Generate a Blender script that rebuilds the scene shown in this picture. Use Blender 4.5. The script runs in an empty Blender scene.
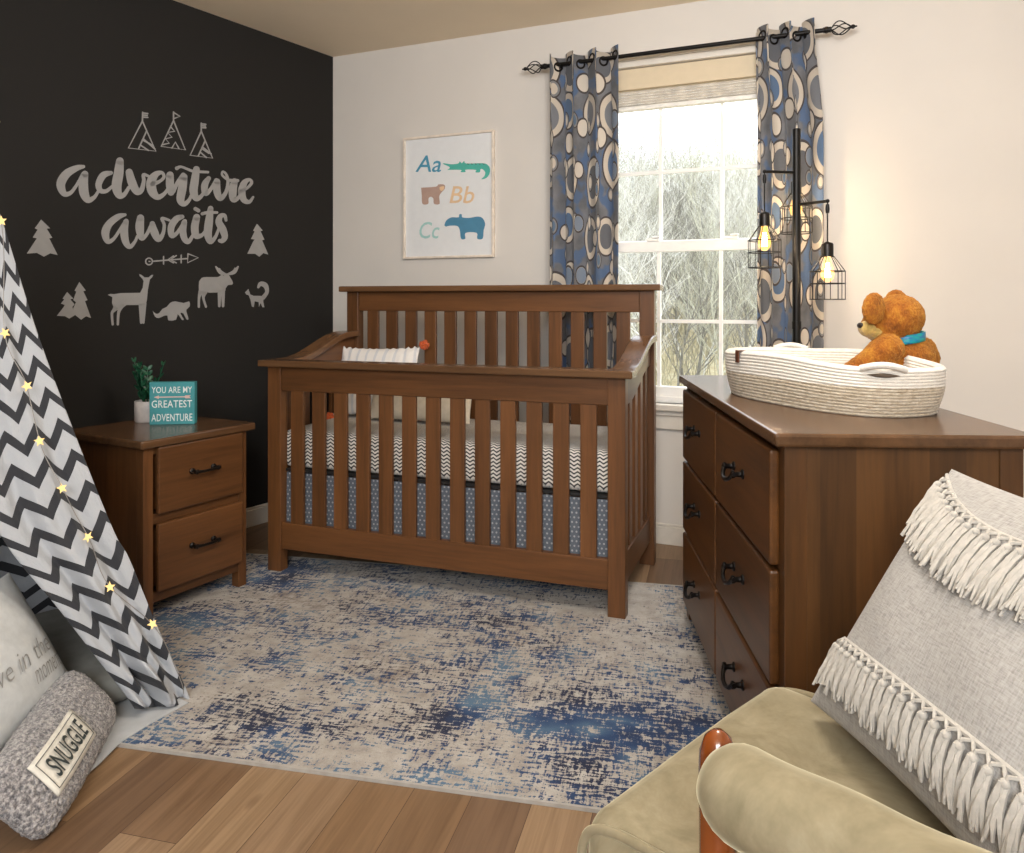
import bpy, bmesh, math, random
from mathutils import Vector, Matrix, Euler
random.seed(7)
PI = math.pi
SC = bpy.context.scene
COL = SC.collection

# ------------------------------------------------------------------ camera model (world X runs along the window wall)
FPX, CX, HY, EYE = 780.0, 512.0, 301.0, 1.108
YAW = math.atan2(780.0, 1782.0)
RIGHT = Vector((math.cos(YAW), math.sin(YAW), 0))
FWD = Vector((-math.sin(YAW), math.cos(YAW), 0))
UP = Vector((0, 0, 1))
CAMP = Vector((0, 0, EYE))
def cw(x, d, z=0.0):
    return RIGHT * x + FWD * d + Vector((0, 0, z))
def ray(px, py):
    return RIGHT * ((px - CX) / FPX) + FWD - UP * ((py - HY) / FPX)
def at_z(px, py, z):
    d = ray(px, py); return CAMP + d * ((z - EYE) / d.z)
def at_y(px, py, y):
    d = ray(px, py); return CAMP + d * (y / d.y)
def on_plane(px, py, p0, n):
    d = ray(px, py); return CAMP + d * ((p0 - CAMP).dot(n) / d.dot(n))
def at_d(px, py, dep):
    return CAMP + ray(px, py) * dep

# ------------------------------------------------------------------ materials
def lin(c):
    if isinstance(c, str):
        c = c.lstrip('#'); c = tuple(int(c[i:i + 2], 16) / 255 for i in (0, 2, 4))
    return tuple((v / 12.92 if v <= .04045 else ((v + .055) / 1.055) ** 2.4) for v in c) + (1.0,)
class NT:
    def __init__(s, name):
        s.m = bpy.data.materials.new(name); s.m.use_nodes = True
        s.t = s.m.node_tree; s.n = s.t.nodes
        s.b = s.n['Principled BSDF']; s.out = s.n['Material Output']
    def new(s, ty, **kw):
        n = s.n.new(ty)
        for k, v in kw.items():
            if k.startswith('i_'):
                key = k[2:]
                n.inputs[int(key) if key.isdigit() else key.replace('_', ' ')].default_value = v
            else: setattr(n, k, v)
        return n
    def l(s, a, b): s.t.links.new(a, b)
    def coord(s, kind='Object', scale=(1, 1, 1), rot=(0, 0, 0), loc=(0, 0, 0)):
        tc = s.new('ShaderNodeTexCoord'); mp = s.new('ShaderNodeMapping')
        mp.inputs['Scale'].default_value = scale; mp.inputs['Rotation'].default_value = rot; mp.inputs['Location'].default_value = loc
        s.l(tc.outputs[kind], mp.inputs[0]); return mp.outputs[0]
    def noise(s, vec, scale=5, detail=4, rough=.55, dist=0):
        n = s.new('ShaderNodeTexNoise'); n.inputs['Scale'].default_value = scale; n.inputs['Detail'].default_value = detail
        n.inputs['Roughness'].default_value = rough; n.inputs['Distortion'].default_value = dist
        s.l(vec, n.inputs['Vector']); return n.outputs['Fac']
    def ramp(s, fac, stops, interp='LINEAR'):
        r = s.new('ShaderNodeValToRGB'); cr = r.color_ramp; cr.interpolation = interp
        while len(cr.elements) < len(stops): cr.elements.new(.5)
        for e, (p, c) in zip(cr.elements, stops):
            e.position = p; e.color = c if len(c) == 4 and not isinstance(c, str) else lin(c)
        s.l(fac, r.inputs[0]); return r.outputs[0]
    def math(s, op, a, b=None, c=None, clamp=False):
        n = s.new('ShaderNodeMath', operation=op, use_clamp=clamp)
        for i, v in enumerate((a, b, c)):
            if v is None: continue
            if isinstance(v, (int, float)): n.inputs[i].default_value = v
            else: s.l(v, n.inputs[i])
        return n.outputs[0]
    def mix(s, fac, a, b, mode='MIX'):
        n = s.new('ShaderNodeMix', data_type='RGBA', blend_type=mode)
        for i, v in ((0, fac), (6, a), (7, b)):
            if isinstance(v, (int, float)): n.inputs[i].default_value = v
            elif isinstance(v, (tuple, str)): n.inputs[i].default_value = lin(v) if isinstance(v, str) else v
            else: s.l(v, n.inputs[i])
        return n.outputs[2]
    def sep(s, vec):
        n = s.new('ShaderNodeSeparateXYZ'); s.l(vec, n.inputs[0]); return n.outputs
    def comb(s, x, y, z=0.0):
        n = s.new('ShaderNodeCombineXYZ')
        for i, v in enumerate((x, y, z)):
            if isinstance(v, (int, float)): n.inputs[i].default_value = v
            else: s.l(v, n.inputs[i])
        return n.outputs[0]
    def bump(s, h, strength=.3, dist=.01):
        n = s.new('ShaderNodeBump'); n.inputs['Strength'].default_value = strength; n.inputs['Distance'].default_value = dist
        s.l(h, n.inputs['Height']); s.l(n.outputs[0], s.b.inputs['Normal'])
    def col(s, c):
        if isinstance(c, (str, tuple)): s.b.inputs['Base Color'].default_value = lin(c) if isinstance(c, str) else c
        else: s.l(c, s.b.inputs['Base Color'])
    def set(s, **kw):
        for k, v in kw.items(): s.b.inputs[k.replace('_', ' ')].default_value = v
        return s

def plain(name, c, rough=.6, metal=0.0, var=.06, nscale=30, bump=0.0, sheen=0.0, spec=.5):
    t = NT(name); v = t.coord('Object')
    f = t.noise(v, nscale, 3)
    a = lin(c); lo = tuple(x * (1 - var * 2) for x in a[:3]) + (1,); hi = tuple(min(1, x * (1 + var * 2)) for x in a[:3]) + (1,)
    t.col(t.ramp(f, [(.3, lo), (.7, hi)]))
    t.set(Roughness=rough, Metallic=metal, Sheen_Weight=sheen, Specular_IOR_Level=spec)
    if bump: t.bump(f, bump, .004)
    return t.m
def wood(name, dark, light, axis=0, rough=.38, gscale=1.0, boards=0):
    t = NT(name)
    sc = [14 * gscale] * 3; sc[axis] = .9 * gscale
    v = t.coord('Object', tuple(sc))
    oi = t.new('ShaderNodeObjectInfo')
    add = t.new('ShaderNodeVectorMath', operation='ADD'); t.l(v, add.inputs[0])
    off = t.comb(t.math('MULTIPLY', oi.outputs['Random'], 37.0), t.math('MULTIPLY', oi.outputs['Random'], 91.0), t.math('MULTIPLY', oi.outputs['Random'], 13.0))
    t.l(off, add.inputs[1]); vv = add.outputs[0]
    f1 = t.noise(vv, 1.0, 6, .6, .6)
    f2 = t.noise(vv, 6.0, 3, .6, .2)
    f = t.math('ADD', t.math('MULTIPLY', f1, .7), t.math('MULTIPLY', f2, .3))
    c = t.ramp(f, [(.32, dark), (.5, tuple((a * .5 + b * .5) for a, b in zip(lin(dark), lin(light)))), (.72, light)])
    tone = t.math('MULTIPLY_ADD', oi.outputs['Random'], .34, .83)
    if boards:
        xs = t.sep(t.coord('Object'))[0]; wn = t.new('ShaderNodeTexWhiteNoise', noise_dimensions='1D'); t.l(t.math('FLOOR', t.math('DIVIDE', xs, boards)), wn.inputs['W'])
        tone = t.math('MULTIPLY_ADD', wn.outputs['Value'], .55, .72)
    hsv = t.new('ShaderNodeHueSaturation'); t.l(c, hsv.inputs['Color']); t.l(tone, hsv.inputs['Value'])
    t.col(hsv.outputs[0]); t.set(Roughness=rough, Specular_IOR_Level=.42)
    t.bump(f2, .06, .002)
    return t.m

# ------------------------------------------------------------------ mesh builder
class M:
    def __init__(s): s.v = []; s.f = []; s.sm = []
    def add(s, vs, fs, smooth=False, mat=None):
        o = len(s.v)
        s.v += [tuple(mat @ Vector(p)) if mat else tuple(p) for p in vs]
        s.f += [tuple(i + o for i in f) for f in fs]; s.sm += [smooth] * len(fs); return s
    def box(s, x0, x1, y0, y1, z0, z1, mat=None):
        vs = [(x, y, z) for z in (z0, z1) for y in (y0, y1) for x in (x0, x1)]
        return s.add(vs, [(0, 2, 3, 1), (4, 5, 7, 6), (0, 1, 5, 4), (2, 6, 7, 3), (0, 4, 6, 2), (1, 3, 7, 5)], False, mat)
    def tube(s, pts, r, n=8, caps=True, closed=False, mat=None):
        pts = [Vector(p) for p in pts]; N = len(pts)
        rs = r if isinstance(r, (list, tuple)) else [r] * N
        vs = []; fs = []; ref = None
        for i, p in enumerate(pts):
            if closed: t = pts[(i + 1) % N] - pts[i - 1]
            else: t = pts[min(i + 1, N - 1)] - pts[max(i - 1, 0)]
            t.normalize()
            if ref is None:
                ref = Vector((0, 0, 1)) if abs(t.z) < .9 else Vector((1, 0, 0))
            a = ref - t * ref.dot(t)
            if a.length < 1e-5: a = t.orthogonal()
            a.normalize(); b = t.cross(a); ref = a
            for k in range(n):
                w = 2 * PI * k / n; vs.append(p + (a * math.cos(w) + b * math.sin(w)) * rs[i])
        for i in range(N if closed else N - 1):
            j = (i + 1) % N
            for k in range(n):
                fs.append((i * n + k, i * n + (k + 1) % n, j * n + (k + 1) % n, j * n + k))
        if caps and not closed:
            fs.append(tuple(range(n))[::-1]); fs.append(tuple((N - 1) * n + k for k in range(n)))
        return s.add(vs, fs, True, mat)
    def lathe(s, prof, n=24, mat=None, smooth=True):
        vs = []; fs = []; N = len(prof)
        for r, z in prof:
            for k in range(n):
                w = 2 * PI * k / n; vs.append((r * math.cos(w), r * math.sin(w), z))
        for i in range(N - 1):
            for k in range(n):
                fs.append((i * n + k, i * n + (k + 1) % n, (i + 1) * n + (k + 1) % n, (i + 1) * n + k))
        if prof[0][0] > 1e-4: fs.append(tuple(range(n))[::-1])
        if prof[-1][0] > 1e-4: fs.append(tuple((N - 1) * n + k for k in range(n)))
        return s.add(vs, fs, smooth, mat)
    def ball(s, c, r, mat=None, nu=20, nv=12):
        c = Vector(c); r = r if isinstance(r, (tuple, list)) else (r, r, r)
        vs = []; fs = []
        for i in range(nv + 1):
            a = PI * i / nv
            for k in range(nu):
                w = 2 * PI * k / nu
                p = Vector((r[0] * math.sin(a) * math.cos(w), r[1] * math.sin(a) * math.sin(w), -r[2] * math.cos(a)))
                vs.append(c + (mat @ p if mat else p))
        for i in range(nv):
            for k in range(nu):
                fs.append((i * nu + k, i * nu + (k + 1) % nu, (i + 1) * nu + (k + 1) % nu, (i + 1) * nu + k))
        return s.add(vs, fs, True)
    def grid(s, fn, nu, nv, smooth=True, wrap=False):
        vs = [fn(i / nu, j / nv) for j in range(nv + 1) for i in range(nu + (0 if wrap else 1))]
        w = nu if wrap else nu + 1; fs = []
        for j in range(nv):
            for i in range(nu):
                a = j * w + i; b = j * w + (i + 1) % w
                fs.append((a, b, b + w, a + w))
        return s.add(vs, fs, smooth)
    def prism(s, outline, h0, h1, mat=None):
        n = len(outline)
        vs = [(x, y, h0) for x, y in outline] + [(x, y, h1) for x, y in outline]
        fs = [tuple(range(n))[::-1], tuple(range(n, 2 * n))] + [(i, (i + 1) % n, n + (i + 1) % n, n + i) for i in range(n)]
        return s.add(vs, fs, False, mat)
    def build(s, name, mat, parent=None, bevel=0, label=None, tri=False, weld=False):
        me = bpy.data.meshes.new(name); me.from_pydata(s.v, [], s.f)
        me.polygons.foreach_set('use_smooth', s.sm)
        if weld or tri:
            bm = bmesh.new(); bm.from_mesh(me)
            if weld: bmesh.ops.remove_doubles(bm, verts=bm.verts, dist=1e-5)
            if tri: bmesh.ops.triangulate(bm, faces=[f for f in bm.faces if len(f.verts) > 4])
            bmesh.ops.recalc_face_normals(bm, faces=bm.faces)
            bm.to_mesh(me); bm.free()
        me.materials.append(mat); me.update()
        if any(s.sm): me.set_sharp_from_angle(angle=math.radians(50))
        o = bpy.data.objects.new(name, me); COL.objects.link(o)
        if parent: o.parent = parent
        if bevel:
            b = o.modifiers.new('bevel', 'BEVEL'); b.width = bevel; b.segments = 2; b.limit_method = 'ANGLE'
        if label: o['label'] = label
        return o
def box(*a): return M().box(*a)

def tag(o, label, cat, group=None, kind=None):
    o['label'] = label
    if cat: o['category'] = cat
    if group: o['group'] = group
    if kind: o['kind'] = kind
    return o
def thing(name, label, cat, loc=(0, 0, 0), rot=0.0, group=None):
    e = bpy.data.objects.new(name, None); COL.objects.link(e); e.empty_display_size = .05
    e.location = loc; e.rotation_euler = (0, 0, rot) if isinstance(rot, (int, float)) else rot
    return tag(e, label, cat, group)
def struct(o): o['kind'] = 'structure'; return o
def dup(root, label=None, parent=None):
    c = root.copy(); COL.objects.link(c)
    if parent is not None: c.parent = parent
    if label: c['label'] = label
    for ch in list(root.children): dup(ch, None, c)
    return c
def frame(o, u, v, n):
    m = Matrix.Identity(4)
    for i, a in enumerate((u, v, n)):
        for k in range(3): m[k][i] = a[k]
    for k in range(3): m[k][3] = o[k]
    return m
def spline(pts, n=8):
    out = []; P = [pts[0]] + list(pts) + [pts[-1]]
    for i in range(1, len(P) - 2):
        for k in range(n):
            t = k / n; a, b, c, d = P[i - 1], P[i], P[i + 1], P[i + 2]
            out.append(tuple(.5 * ((2 * b[j]) + (-a[j] + c[j]) * t + (2 * a[j] - 5 * b[j] + 4 * c[j] - d[j]) * t * t + (-a[j] + 3 * b[j] - 3 * c[j] + d[j]) * t ** 3) for j in range(len(b))))
    out.append(tuple(pts[-1])); return out
def smooth01(t): t = max(0, min(1, t)); return t * t * (3 - 2 * t)

def text_verts(body, shear=0.0, spacing=1.0, res=3, bold=.006):
    cu = bpy.data.curves.new('t', 'FONT'); cu.body = body; cu.size = 1; cu.shear = shear; cu.offset = bold; cu.space_character = spacing
    cu.resolution_u = res; cu.fill_mode = 'FRONT'
    o = bpy.data.objects.new('t', cu); COL.objects.link(o)
    dg = bpy.context.evaluated_depsgraph_get(); me = bpy.data.meshes.new_from_object(o.evaluated_get(dg))
    bm = bmesh.new(); bm.from_mesh(me)
    bmesh.ops.triangulate(bm, faces=bm.faces)
    vs = [v.co.copy() for v in bm.verts]; fs = [tuple(v.index for v in f.verts) for f in bm.faces]
    bm.free(); bpy.data.objects.remove(o); bpy.data.curves.remove(cu); bpy.data.meshes.remove(me)
    xs = [v.x for v in vs]; ys = [v.y for v in vs]
    return vs, fs, (min(xs), max(xs), min(ys), max(ys))

# ------------------------------------------------------------------ palette
W_D, W_L = '#472c17', '#744b2a'
wood_x = wood('walnut_stain_x', W_D, W_L, 0)
wood_y = wood('walnut_stain_y', W_D, W_L, 1)
wood_z = wood('walnut_stain_z', W_D, W_L, 2)
top_x = wood('walnut_top_x', '#4b3321', '#765539', 0, rough=.24)
top_y = wood('walnut_top_y', '#4b3321', '#765539', 1, rough=.24)
dw_top = wood('dark_walnut_top', '#3d2a1b', '#60442d', 1, rough=.24); dw_y = wood('dark_walnut_y', '#412711', '#6a421e', 1); dw_z = wood('dark_walnut_z', '#3a2512', '#5e3c1d', 2)
bronze = plain('oil_rubbed_bronze', '#17120f', .38, .6)
iron = plain('black_iron', '#14110f', .45, .5)
white_trim = plain('white_trim', '#ded7cc', .45, 0, .015)
decal_m = plain('grey_vinyl', '#969492', .75, 0, .02)

# ------------------------------------------------------------------ room
CRN = Vector((-2.628, 3.543, 0)); CEIL = 2.453
LWD = Vector((.16395, .98647, 0))               # along the dark wall, towards the corner
LWN = Vector((LWD.y, -LWD.x, 0))                # into the room
BW = CRN.y; XR = 1.75; YF = -1.7
LFC = CRN - LWD * ((BW - YF) / LWD.y)

def wall_paint(name, c, var=.02):
    t = NT(name); f = t.noise(t.coord('Object'), 3, 3)
    a = lin(c)
    t.col(t.ramp(f, [(.3, tuple(x * (1 - var) for x in a[:3]) + (1,)), (.7, tuple(min(1, x * (1 + var)) for x in a[:3]) + (1,))]))
    t.set(Roughness=.85, Specular_IOR_Level=.25); t.bump(t.noise(t.coord('Object'), 260, 2), .05, .001)
    return t.m
dark_paint = wall_paint('charcoal_paint', '#252321')
beige_paint = wall_paint('warm_beige_paint', '#dad4cd')
ceil_paint = wall_paint('ceiling_paint', '#f3e3ca')

def floor_mat():
    t = NT('oak_planks')
    pd = cw(200 / 780, 1); ang = math.atan2(pd.y, pd.x)
    v = t.coord('Object', (1, 1, 1), (0, 0, -ang), (.03, .02, 0))
    br = t.new('ShaderNodeTexBrick', offset=.37, offset_frequency=2)
    t.l(v, br.inputs['Vector'])
    for k, x in (('Color1', (0, 0, 0, 1)), ('Color2', (1, 1, 1, 1)), ('Mortar', (.5, .5, .5, 1)), ('Scale', 1.0), ('Mortar Size', .0009), ('Mortar Smooth', .2), ('Brick Width', .86), ('Row Height', .135)):
        br.inputs[k].default_value = x
    base = t.ramp(br.outputs['Color'], [(0, '#634b3b'), (.2, '#82674e'), (.42, '#9d8266'), (.6, '#6f553f'), (.8, '#8e7153'), (1, '#a58c70')])
    cs = t.sep(v)
    jx = t.math('ADD', cs[0], t.math('MULTIPLY', br.outputs['Color'], 9.0))
    gv = t.comb(t.math('MULTIPLY', jx, 1.6), t.math('MULTIPLY', cs[1], 30.0), 0.0)
    g = t.noise(gv, 1.0, 6, .6, .8)
    g2 = t.noise(t.comb(t.math('MULTIPLY', jx, 4.0), t.math('MULTIPLY', cs[1], 140.0), 0.0), 1.0, 3)
    gg = t.math('ADD', t.math('MULTIPLY', g, .7), t.math('MULTIPLY', g2, .3))
    shade = t.ramp(gg, [(.3, (.60, .55, .50, 1)), (.55, (1, 1, 1, 1)), (.8, (1.12, 1.1, 1.06, 1))])
    c = t.mix(1.0, base, shade, 'MULTIPLY')
    kn = t.new('ShaderNodeTexVoronoi'); kn.inputs['Scale'].default_value = 1.0
    t.l(t.comb(t.math('MULTIPLY', jx, 2.6), t.math('MULTIPLY', cs[1], 6.5), 0.0), kn.inputs['Vector'])
    c = t.mix(t.math('SUBTRACT', 1.0, t.math('MULTIPLY', kn.outputs['Distance'], 9.0), clamp=True), c, '#4a2f1c')
    c = t.mix(br.outputs['Fac'], c, '#4b3424')
    t.col(c); t.set(Roughness=.42, Specular_IOR_Level=.4)
    t.bump(gg, .06, .002)
    return t.m
fm = floor_mat()
outl = [(LFC.x - .3, YF - .1), (XR + .1, YF - .1), (XR + .1, BW + .1), (CRN.x - .1, BW + .1)]
struct(M().prism(outl, -.05, 0).build('floor', fm))
struct(M().prism(outl, CEIL, CEIL + .05).build('ceiling', ceil_paint))
# dark feature wall on the left
th = .1
q = [CRN, CRN - LWN * th + LWD * .0, LFC - LWN * th, LFC]
struct(M().prism([(p.x, p.y) for p in q], 0, CEIL).build('wall_left', dark_paint, tri=False, weld=True))
# window wall with its opening
WX0, WX1, WZ0, WZ1 = -1.125, -.245, .64, 2.19
m = M()
m.box(CRN.x - .1, WX0, BW, BW + .12, 0, CEIL); m.box(WX1, XR, BW, BW + .12, 0, CEIL)
m.box(WX0, WX1, BW, BW + .12, 0, WZ0); m.box(WX0, WX1, BW, BW + .12, WZ1, CEIL)
struct(m.build('wall_back', beige_paint))
struct(box(XR, XR + .1, YF, BW + .12, 0, CEIL).build('wall_right', beige_paint))
struct(box(LFC.x - .3, XR + .1, YF - .1, YF, 0, CEIL).build('wall_front', beige_paint))
# baseboards
def base_prof(mm, L, mat):
    mm.box(0, L, -.014, 0, 0, .082, mat); mm.box(0, L, -.009, 0, .082, .094, mat)
mm = M(); base_prof(mm, XR - CRN.x, frame((CRN.x, BW, 0), (1, 0, 0), (0, 1, 0), UP)); struct(mm.build('baseboard_back', white_trim, bevel=.003))
mm = M(); base_prof(mm, (CRN - LFC).length, frame(LFC, LWD, -LWN, UP)); struct(mm.build('baseboard_left', white_trim, bevel=.003))
# window
wf = box(WX0, WX0 + .04, BW + .02, BW + .11, WZ0, WZ1).box(WX1 - .04, WX1, BW + .02, BW + .11, WZ0, WZ1).box(WX0, WX1, BW + .02, BW + .11, WZ1 - .04, WZ1).box(WX0, WX1, BW + .02, BW + .11, WZ0, WZ0 + .03).build('window_1', plain('window_vinyl', '#f2f1ee', .4, 0, .01), bevel=.002)
struct(wf); vin = plain('window_sash_vinyl', '#f4f3f0', .4, 0, .01)
MX = [-.825, -.545]
def sash(nm, z0, z1, y, mrow, rail_b, rail_t):
    x0, x1 = WX0 + .03, WX1 - .03
    f = box(x0, x0 + .035, y, y + .03, z0, z1).box(x1 - .035, x1, y, y + .03, z0, z1).box(x0, x1, y, y + .03, z0, z0 + rail_b).box(x0, x1, y, y + .03, z1 - rail_t, z1)
    s = f.build(nm, vin, wf, bevel=.003)
    g = M()
    for mx in MX: g.box(mx - .008, mx + .008, y + .008, y + .024, z0 + .02, z1 - .02)
    g.box(x0 + .02, x1 - .02, y + .009, y + .023, mrow - .008, mrow + .008)
    g.build('muntin', vin, s)
    box(x0 + .03, x1 - .03, y + .014, y + .018, z0 + .02, z1 - .02).build('pane', glass, s)
    return s
t = NT('window_glass'); tr = t.new('ShaderNodeBsdfTransparent'); gl = t.new('ShaderNodeBsdfGlossy'); gl.inputs['Roughness'].default_value = .02
mx = t.new('ShaderNodeMixShader'); mx.inputs[0].default_value = .035
t.l(tr.outputs[0], mx.inputs[1]); t.l(gl.outputs[0], mx.inputs[2]); t.l(mx.outputs[0], t.out.inputs[0]); glass = t.m
zmeet = 1.365
sash('upper_sash', zmeet - .02, WZ1 - .03, BW + .062, 1.71, .045, .03)
ls = sash('lower_sash', WZ0 + .025, zmeet + .02, BW + .028, 1.015, .05, .05)
for px in (-.85, -.50):
    M().box(px - .03, px + .03, BW + .02, BW + .045, zmeet + .02, zmeet + .033).tube([(px, BW + .022, zmeet + .036), (px + .035, BW + .012, zmeet + .037)], .005).build('sash_lock', vin, ls)
# casing, stool and apron
cas = box(WX0 - .07, WX0, BW - .018, BW, WZ0 - .02, WZ1 + .03).box(WX1, WX1 + .07, BW - .018, BW, WZ0 - .02, WZ1 + .03).box(WX0 - .07, WX1 + .07, BW - .018, BW, WZ1, WZ1 + .03).box(WX0 - .09, WX1 + .09, BW - .03, BW, WZ1 + .03, WZ1 + .045)
struct(cas.build('trim_1', white_trim, bevel=.003))
sl = box(WX0 - .11, WX1 + .11, BW - .05, BW + .03, WZ0 - .028, WZ0).box(WX0 - .075, WX1 + .075, BW - .03, BW, WZ0 - .052, WZ0 - .028).box(WX0 - .07, WX1 + .07, BW - .018, BW, WZ0 - .115, WZ0 - .052)
struct(sl.build('trim_2', white_trim, bevel=.004))
# raised cellular shade in the window head
sh = thing('pleated_blind', 'raised white pleated shade stacked at the top of the window', 'blind', (0, BW + .012, 0))
box(WX0 + .005, WX1 - .005, -.006, .038, WZ1 - .098, WZ1 - .002).build('head_rail', plain('headrail_warm_lit_tan', '#d9c8ab', .6, 0, .01), sh, bevel=.003)  # tan holds the window head's warm lamplight in the rail's colour
pl = M()
for k in range(6):
    z1 = WZ1 - .100 - k * .0125
    pl.prism([(0, 0), (.016, .0062), (.032, 0), (.016, -.0062)], WX0 + .008, WX1 - .008, frame((0, 0, z1 - .0062), (0, 1, 0), (0, 0, 1), (1, 0, 0)))
pl.build('pleat_stack', plain('shade_fabric', '#e8e2d8', .8), sh)
box(WX0 + .006, WX1 - .006, -.004, .036, WZ1 - .194, WZ1 - .176).build('bottom_rail', plain('shade_rail', '#efece6', .5), sh, bevel=.003)

# ------------------------------------------------------------------ outdoors
hill_t = NT('leaf_litter_hill'); v = hill_t.coord('Object')
f = hill_t.noise(v, 1.4, 8, .7); f2 = hill_t.noise(v, 9, 5, .7)
hill_t.col(hill_t.ramp(hill_t.math('ADD', hill_t.math('MULTIPLY', f, .5), hill_t.math('MULTIPLY', f2, .5)), [(.35, '#8a8064'), (.5, '#ada182'), (.66, '#c0b99f')])); hill_t.set(Roughness=1.0, Specular_IOR_Level=0)
def hillz(x, y):
    t = (y - 4.2)
    return -.9 + .02 * t + .0056 * t * t * (1 if t < 30 else 1) + .25 * math.sin(x * .7 + y * .31) * min(1, t / 8)
hm = M().grid(lambda a, b: (-55 + a * 85, 3.9 + b * 33, hillz(-55 + a * 85, 3.9 + b * 33)), 70, 50)
struct(hm.build('trim_9', hill_t.m)).name = 'hillside'
def bark(name, c):
    return plain(name, c, .95, 0, .12, 12, spec=.1)
barks = [bark('hazed_pale_bark', '#b9b6ac'), bark('grey_bark', '#716e66'), bark('hazed_green_bark', '#a6a492')]  # outdoor haze is put into the paler bark colours
def tree_mesh(seed, h, matl):
    rnd = random.Random(seed); m = M()
    def branch(p, d, L, r, lev):
        n = 5; pts = [p]; rs = [r]; q = p.copy(); dd = d.copy()
        for i in range(n):
            dd = (dd + Vector((rnd.uniform(-.2, .2), rnd.uniform(-.2, .2), rnd.uniform(-.05, .18)))).normalized()
            q = q + dd * (L / n); pts.append(q.copy()); rs.append(max(.004, r * (1 - .75 * (i + 1) / n)))
        m.tube(pts, rs, 5 if lev == 0 else 3, caps=False)
        if lev < 3:
            k = (14, 7, 5)[lev]
            for j in range(k):
                u = rnd.uniform(.25 if lev == 0 else .15, 1.0); i = min(n - 1, int(u * n)); pp = pts[i].lerp(pts[i + 1], u * n - i)
                a = rnd.uniform(0, 2 * PI); tilt = rnd.uniform(.45, 1.0)
                side = Vector((math.cos(a), math.sin(a), 0))
                nd = (dd * math.cos(tilt) + side * math.sin(tilt) + Vector((0, 0, .15))).normalized()
                branch(pp, nd, L * rnd.uniform(.4, .62), max(.005, rs[i] * .5), lev + 1)
    branch(Vector((0, 0, -.2)), Vector((rnd.uniform(-.08, .08), rnd.uniform(-.08, .08), 1)).normalized(), h, h * .013, 0)
    return m
protos = []
for i, (hh, b) in enumerate([(6.5, 0), (7.5, 1), (5.5, 2), (8.0, 1), (4.6, 2), (6.0, 0)]):
    protos.append(tree_mesh(20 + i, hh, None).build('bare_tree', barks[b]))
TL = 'bare leafless winter tree on the slope outside the window'
PH = [max(v.co.z for v in o.data.vertices) for o in protos]
rnd = random.Random(5); cnt = 0
spots = []
for k in range(900):
    if len(spots) >= 150: break
    dist = 9.0 + 21.0 * rnd.random()
    px = rnd.uniform(560, 800)
    p = at_d(px, 300, dist)
    if p.y < 8.5: continue
    if all((p.xy - s.xy).length > .55 for s in spots): spots.append(p)
for i, p in enumerate(spots):
    o = protos[i] if i < 6 else protos[i % 6].copy()
    if i >= 6: COL.objects.link(o)
    o.location = (p.x, p.y, hillz(p.x, p.y)); o.rotation_euler = (0, 0, rnd.uniform(0, 6.28))
    dep = (p - CAMP).dot(FWD); yt = rnd.uniform(95, 185) if p.y > 12 else rnd.uniform(130, 200)
    s = (EYE + (HY - yt) / FPX * dep - hillz(p.x, p.y)) / PH[i % 6]; o.scale = (s, s, s)
    tag(o, TL, 'tree', 'bare trees outside the window')
br = M(); rnd = random.Random(11)
for k in range(1100):
    p = at_d(rnd.uniform(560, 810), 300, rnd.uniform(4.8, 26))
    if p.y < 5.5: continue
    z = hillz(p.x, p.y); h = rnd.uniform(.35, 1.5); a = rnd.uniform(0, 6.28); ln = rnd.uniform(.1, .6)
    b0 = Vector((p.x, p.y, z - .05)); b2 = b0 + Vector((math.cos(a) * ln, math.sin(a) * ln, h)); b1 = b0.lerp(b2, .5) + Vector((rnd.uniform(-.1, .1), rnd.uniform(-.1, .1), .1))
    br.tube([b0, b1, b2], [.009, .006, .003], 3, caps=False)
tag(br.build('undergrowth', bark('twig_bark', '#8f8870')), 'tangle of pale bare twigs covering the slope outside', 'undergrowth', kind='stuff')

# ------------------------------------------------------------------ curtain rod and curtains
RY = BW - .09
pL, pR = at_y(551, 66.6, RY), at_y(818, 29.9, RY); RZ = (pL.z + pR.z) / 2
rod = thing('curtain_rod', 'black iron curtain rod with open twisted cage finials above the window', 'curtain rod', (0, RY, RZ))
xl, xr = pL.x, pR.x
M().tube([(xl - .02, 0, 0), (xr + .02, 0, 0)], .0095, 12).build('pole', iron, rod)
def finial(x, s):
    m = M().ball((x + s * .012, 0, 0), .014).tube([(x, 0, 0), (x + s * .03, 0, 0)], .012, 10)
    for k in range(5):
        pts = []
        for i in range(13):
            u = i / 12; r = .026 * math.sin(PI * u ** .8) + .003; a = 2 * PI * k / 5 + u * 1.6
            pts.append((x + s * (.03 + u * .075), r * math.cos(a), r * math.sin(a)))
        m.tube(pts, .0025, 6)
    m.ball((x + s * .112, 0, 0), .009).tube([(x + s * .1, 0, 0), (x + s * .128, 0, 0)], [.007, .003], 8)
    m.build('finial', iron, rod)
finial(xl - .02, -1); finial(xr + .02, 1)
for bx in (xl + .05, xr - .05, ):
    M().tube([(bx, 0, -.012), (bx, .06, -.03), (bx, .088, -.03)], .006, 8).lathe([(.0, 0), (.022, 0), (.022, .006), (0, .008)], 16, frame((bx, .084, -.03), (1, 0, 0), (0, 0, 1), (0, 1, 0))).tube([(bx, -.0125, -.002), (bx, -.006, -.0115), (bx, .006, -.0115), (bx, .0125, -.002)], .003, 6).build('bracket', iron, rod)

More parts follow.
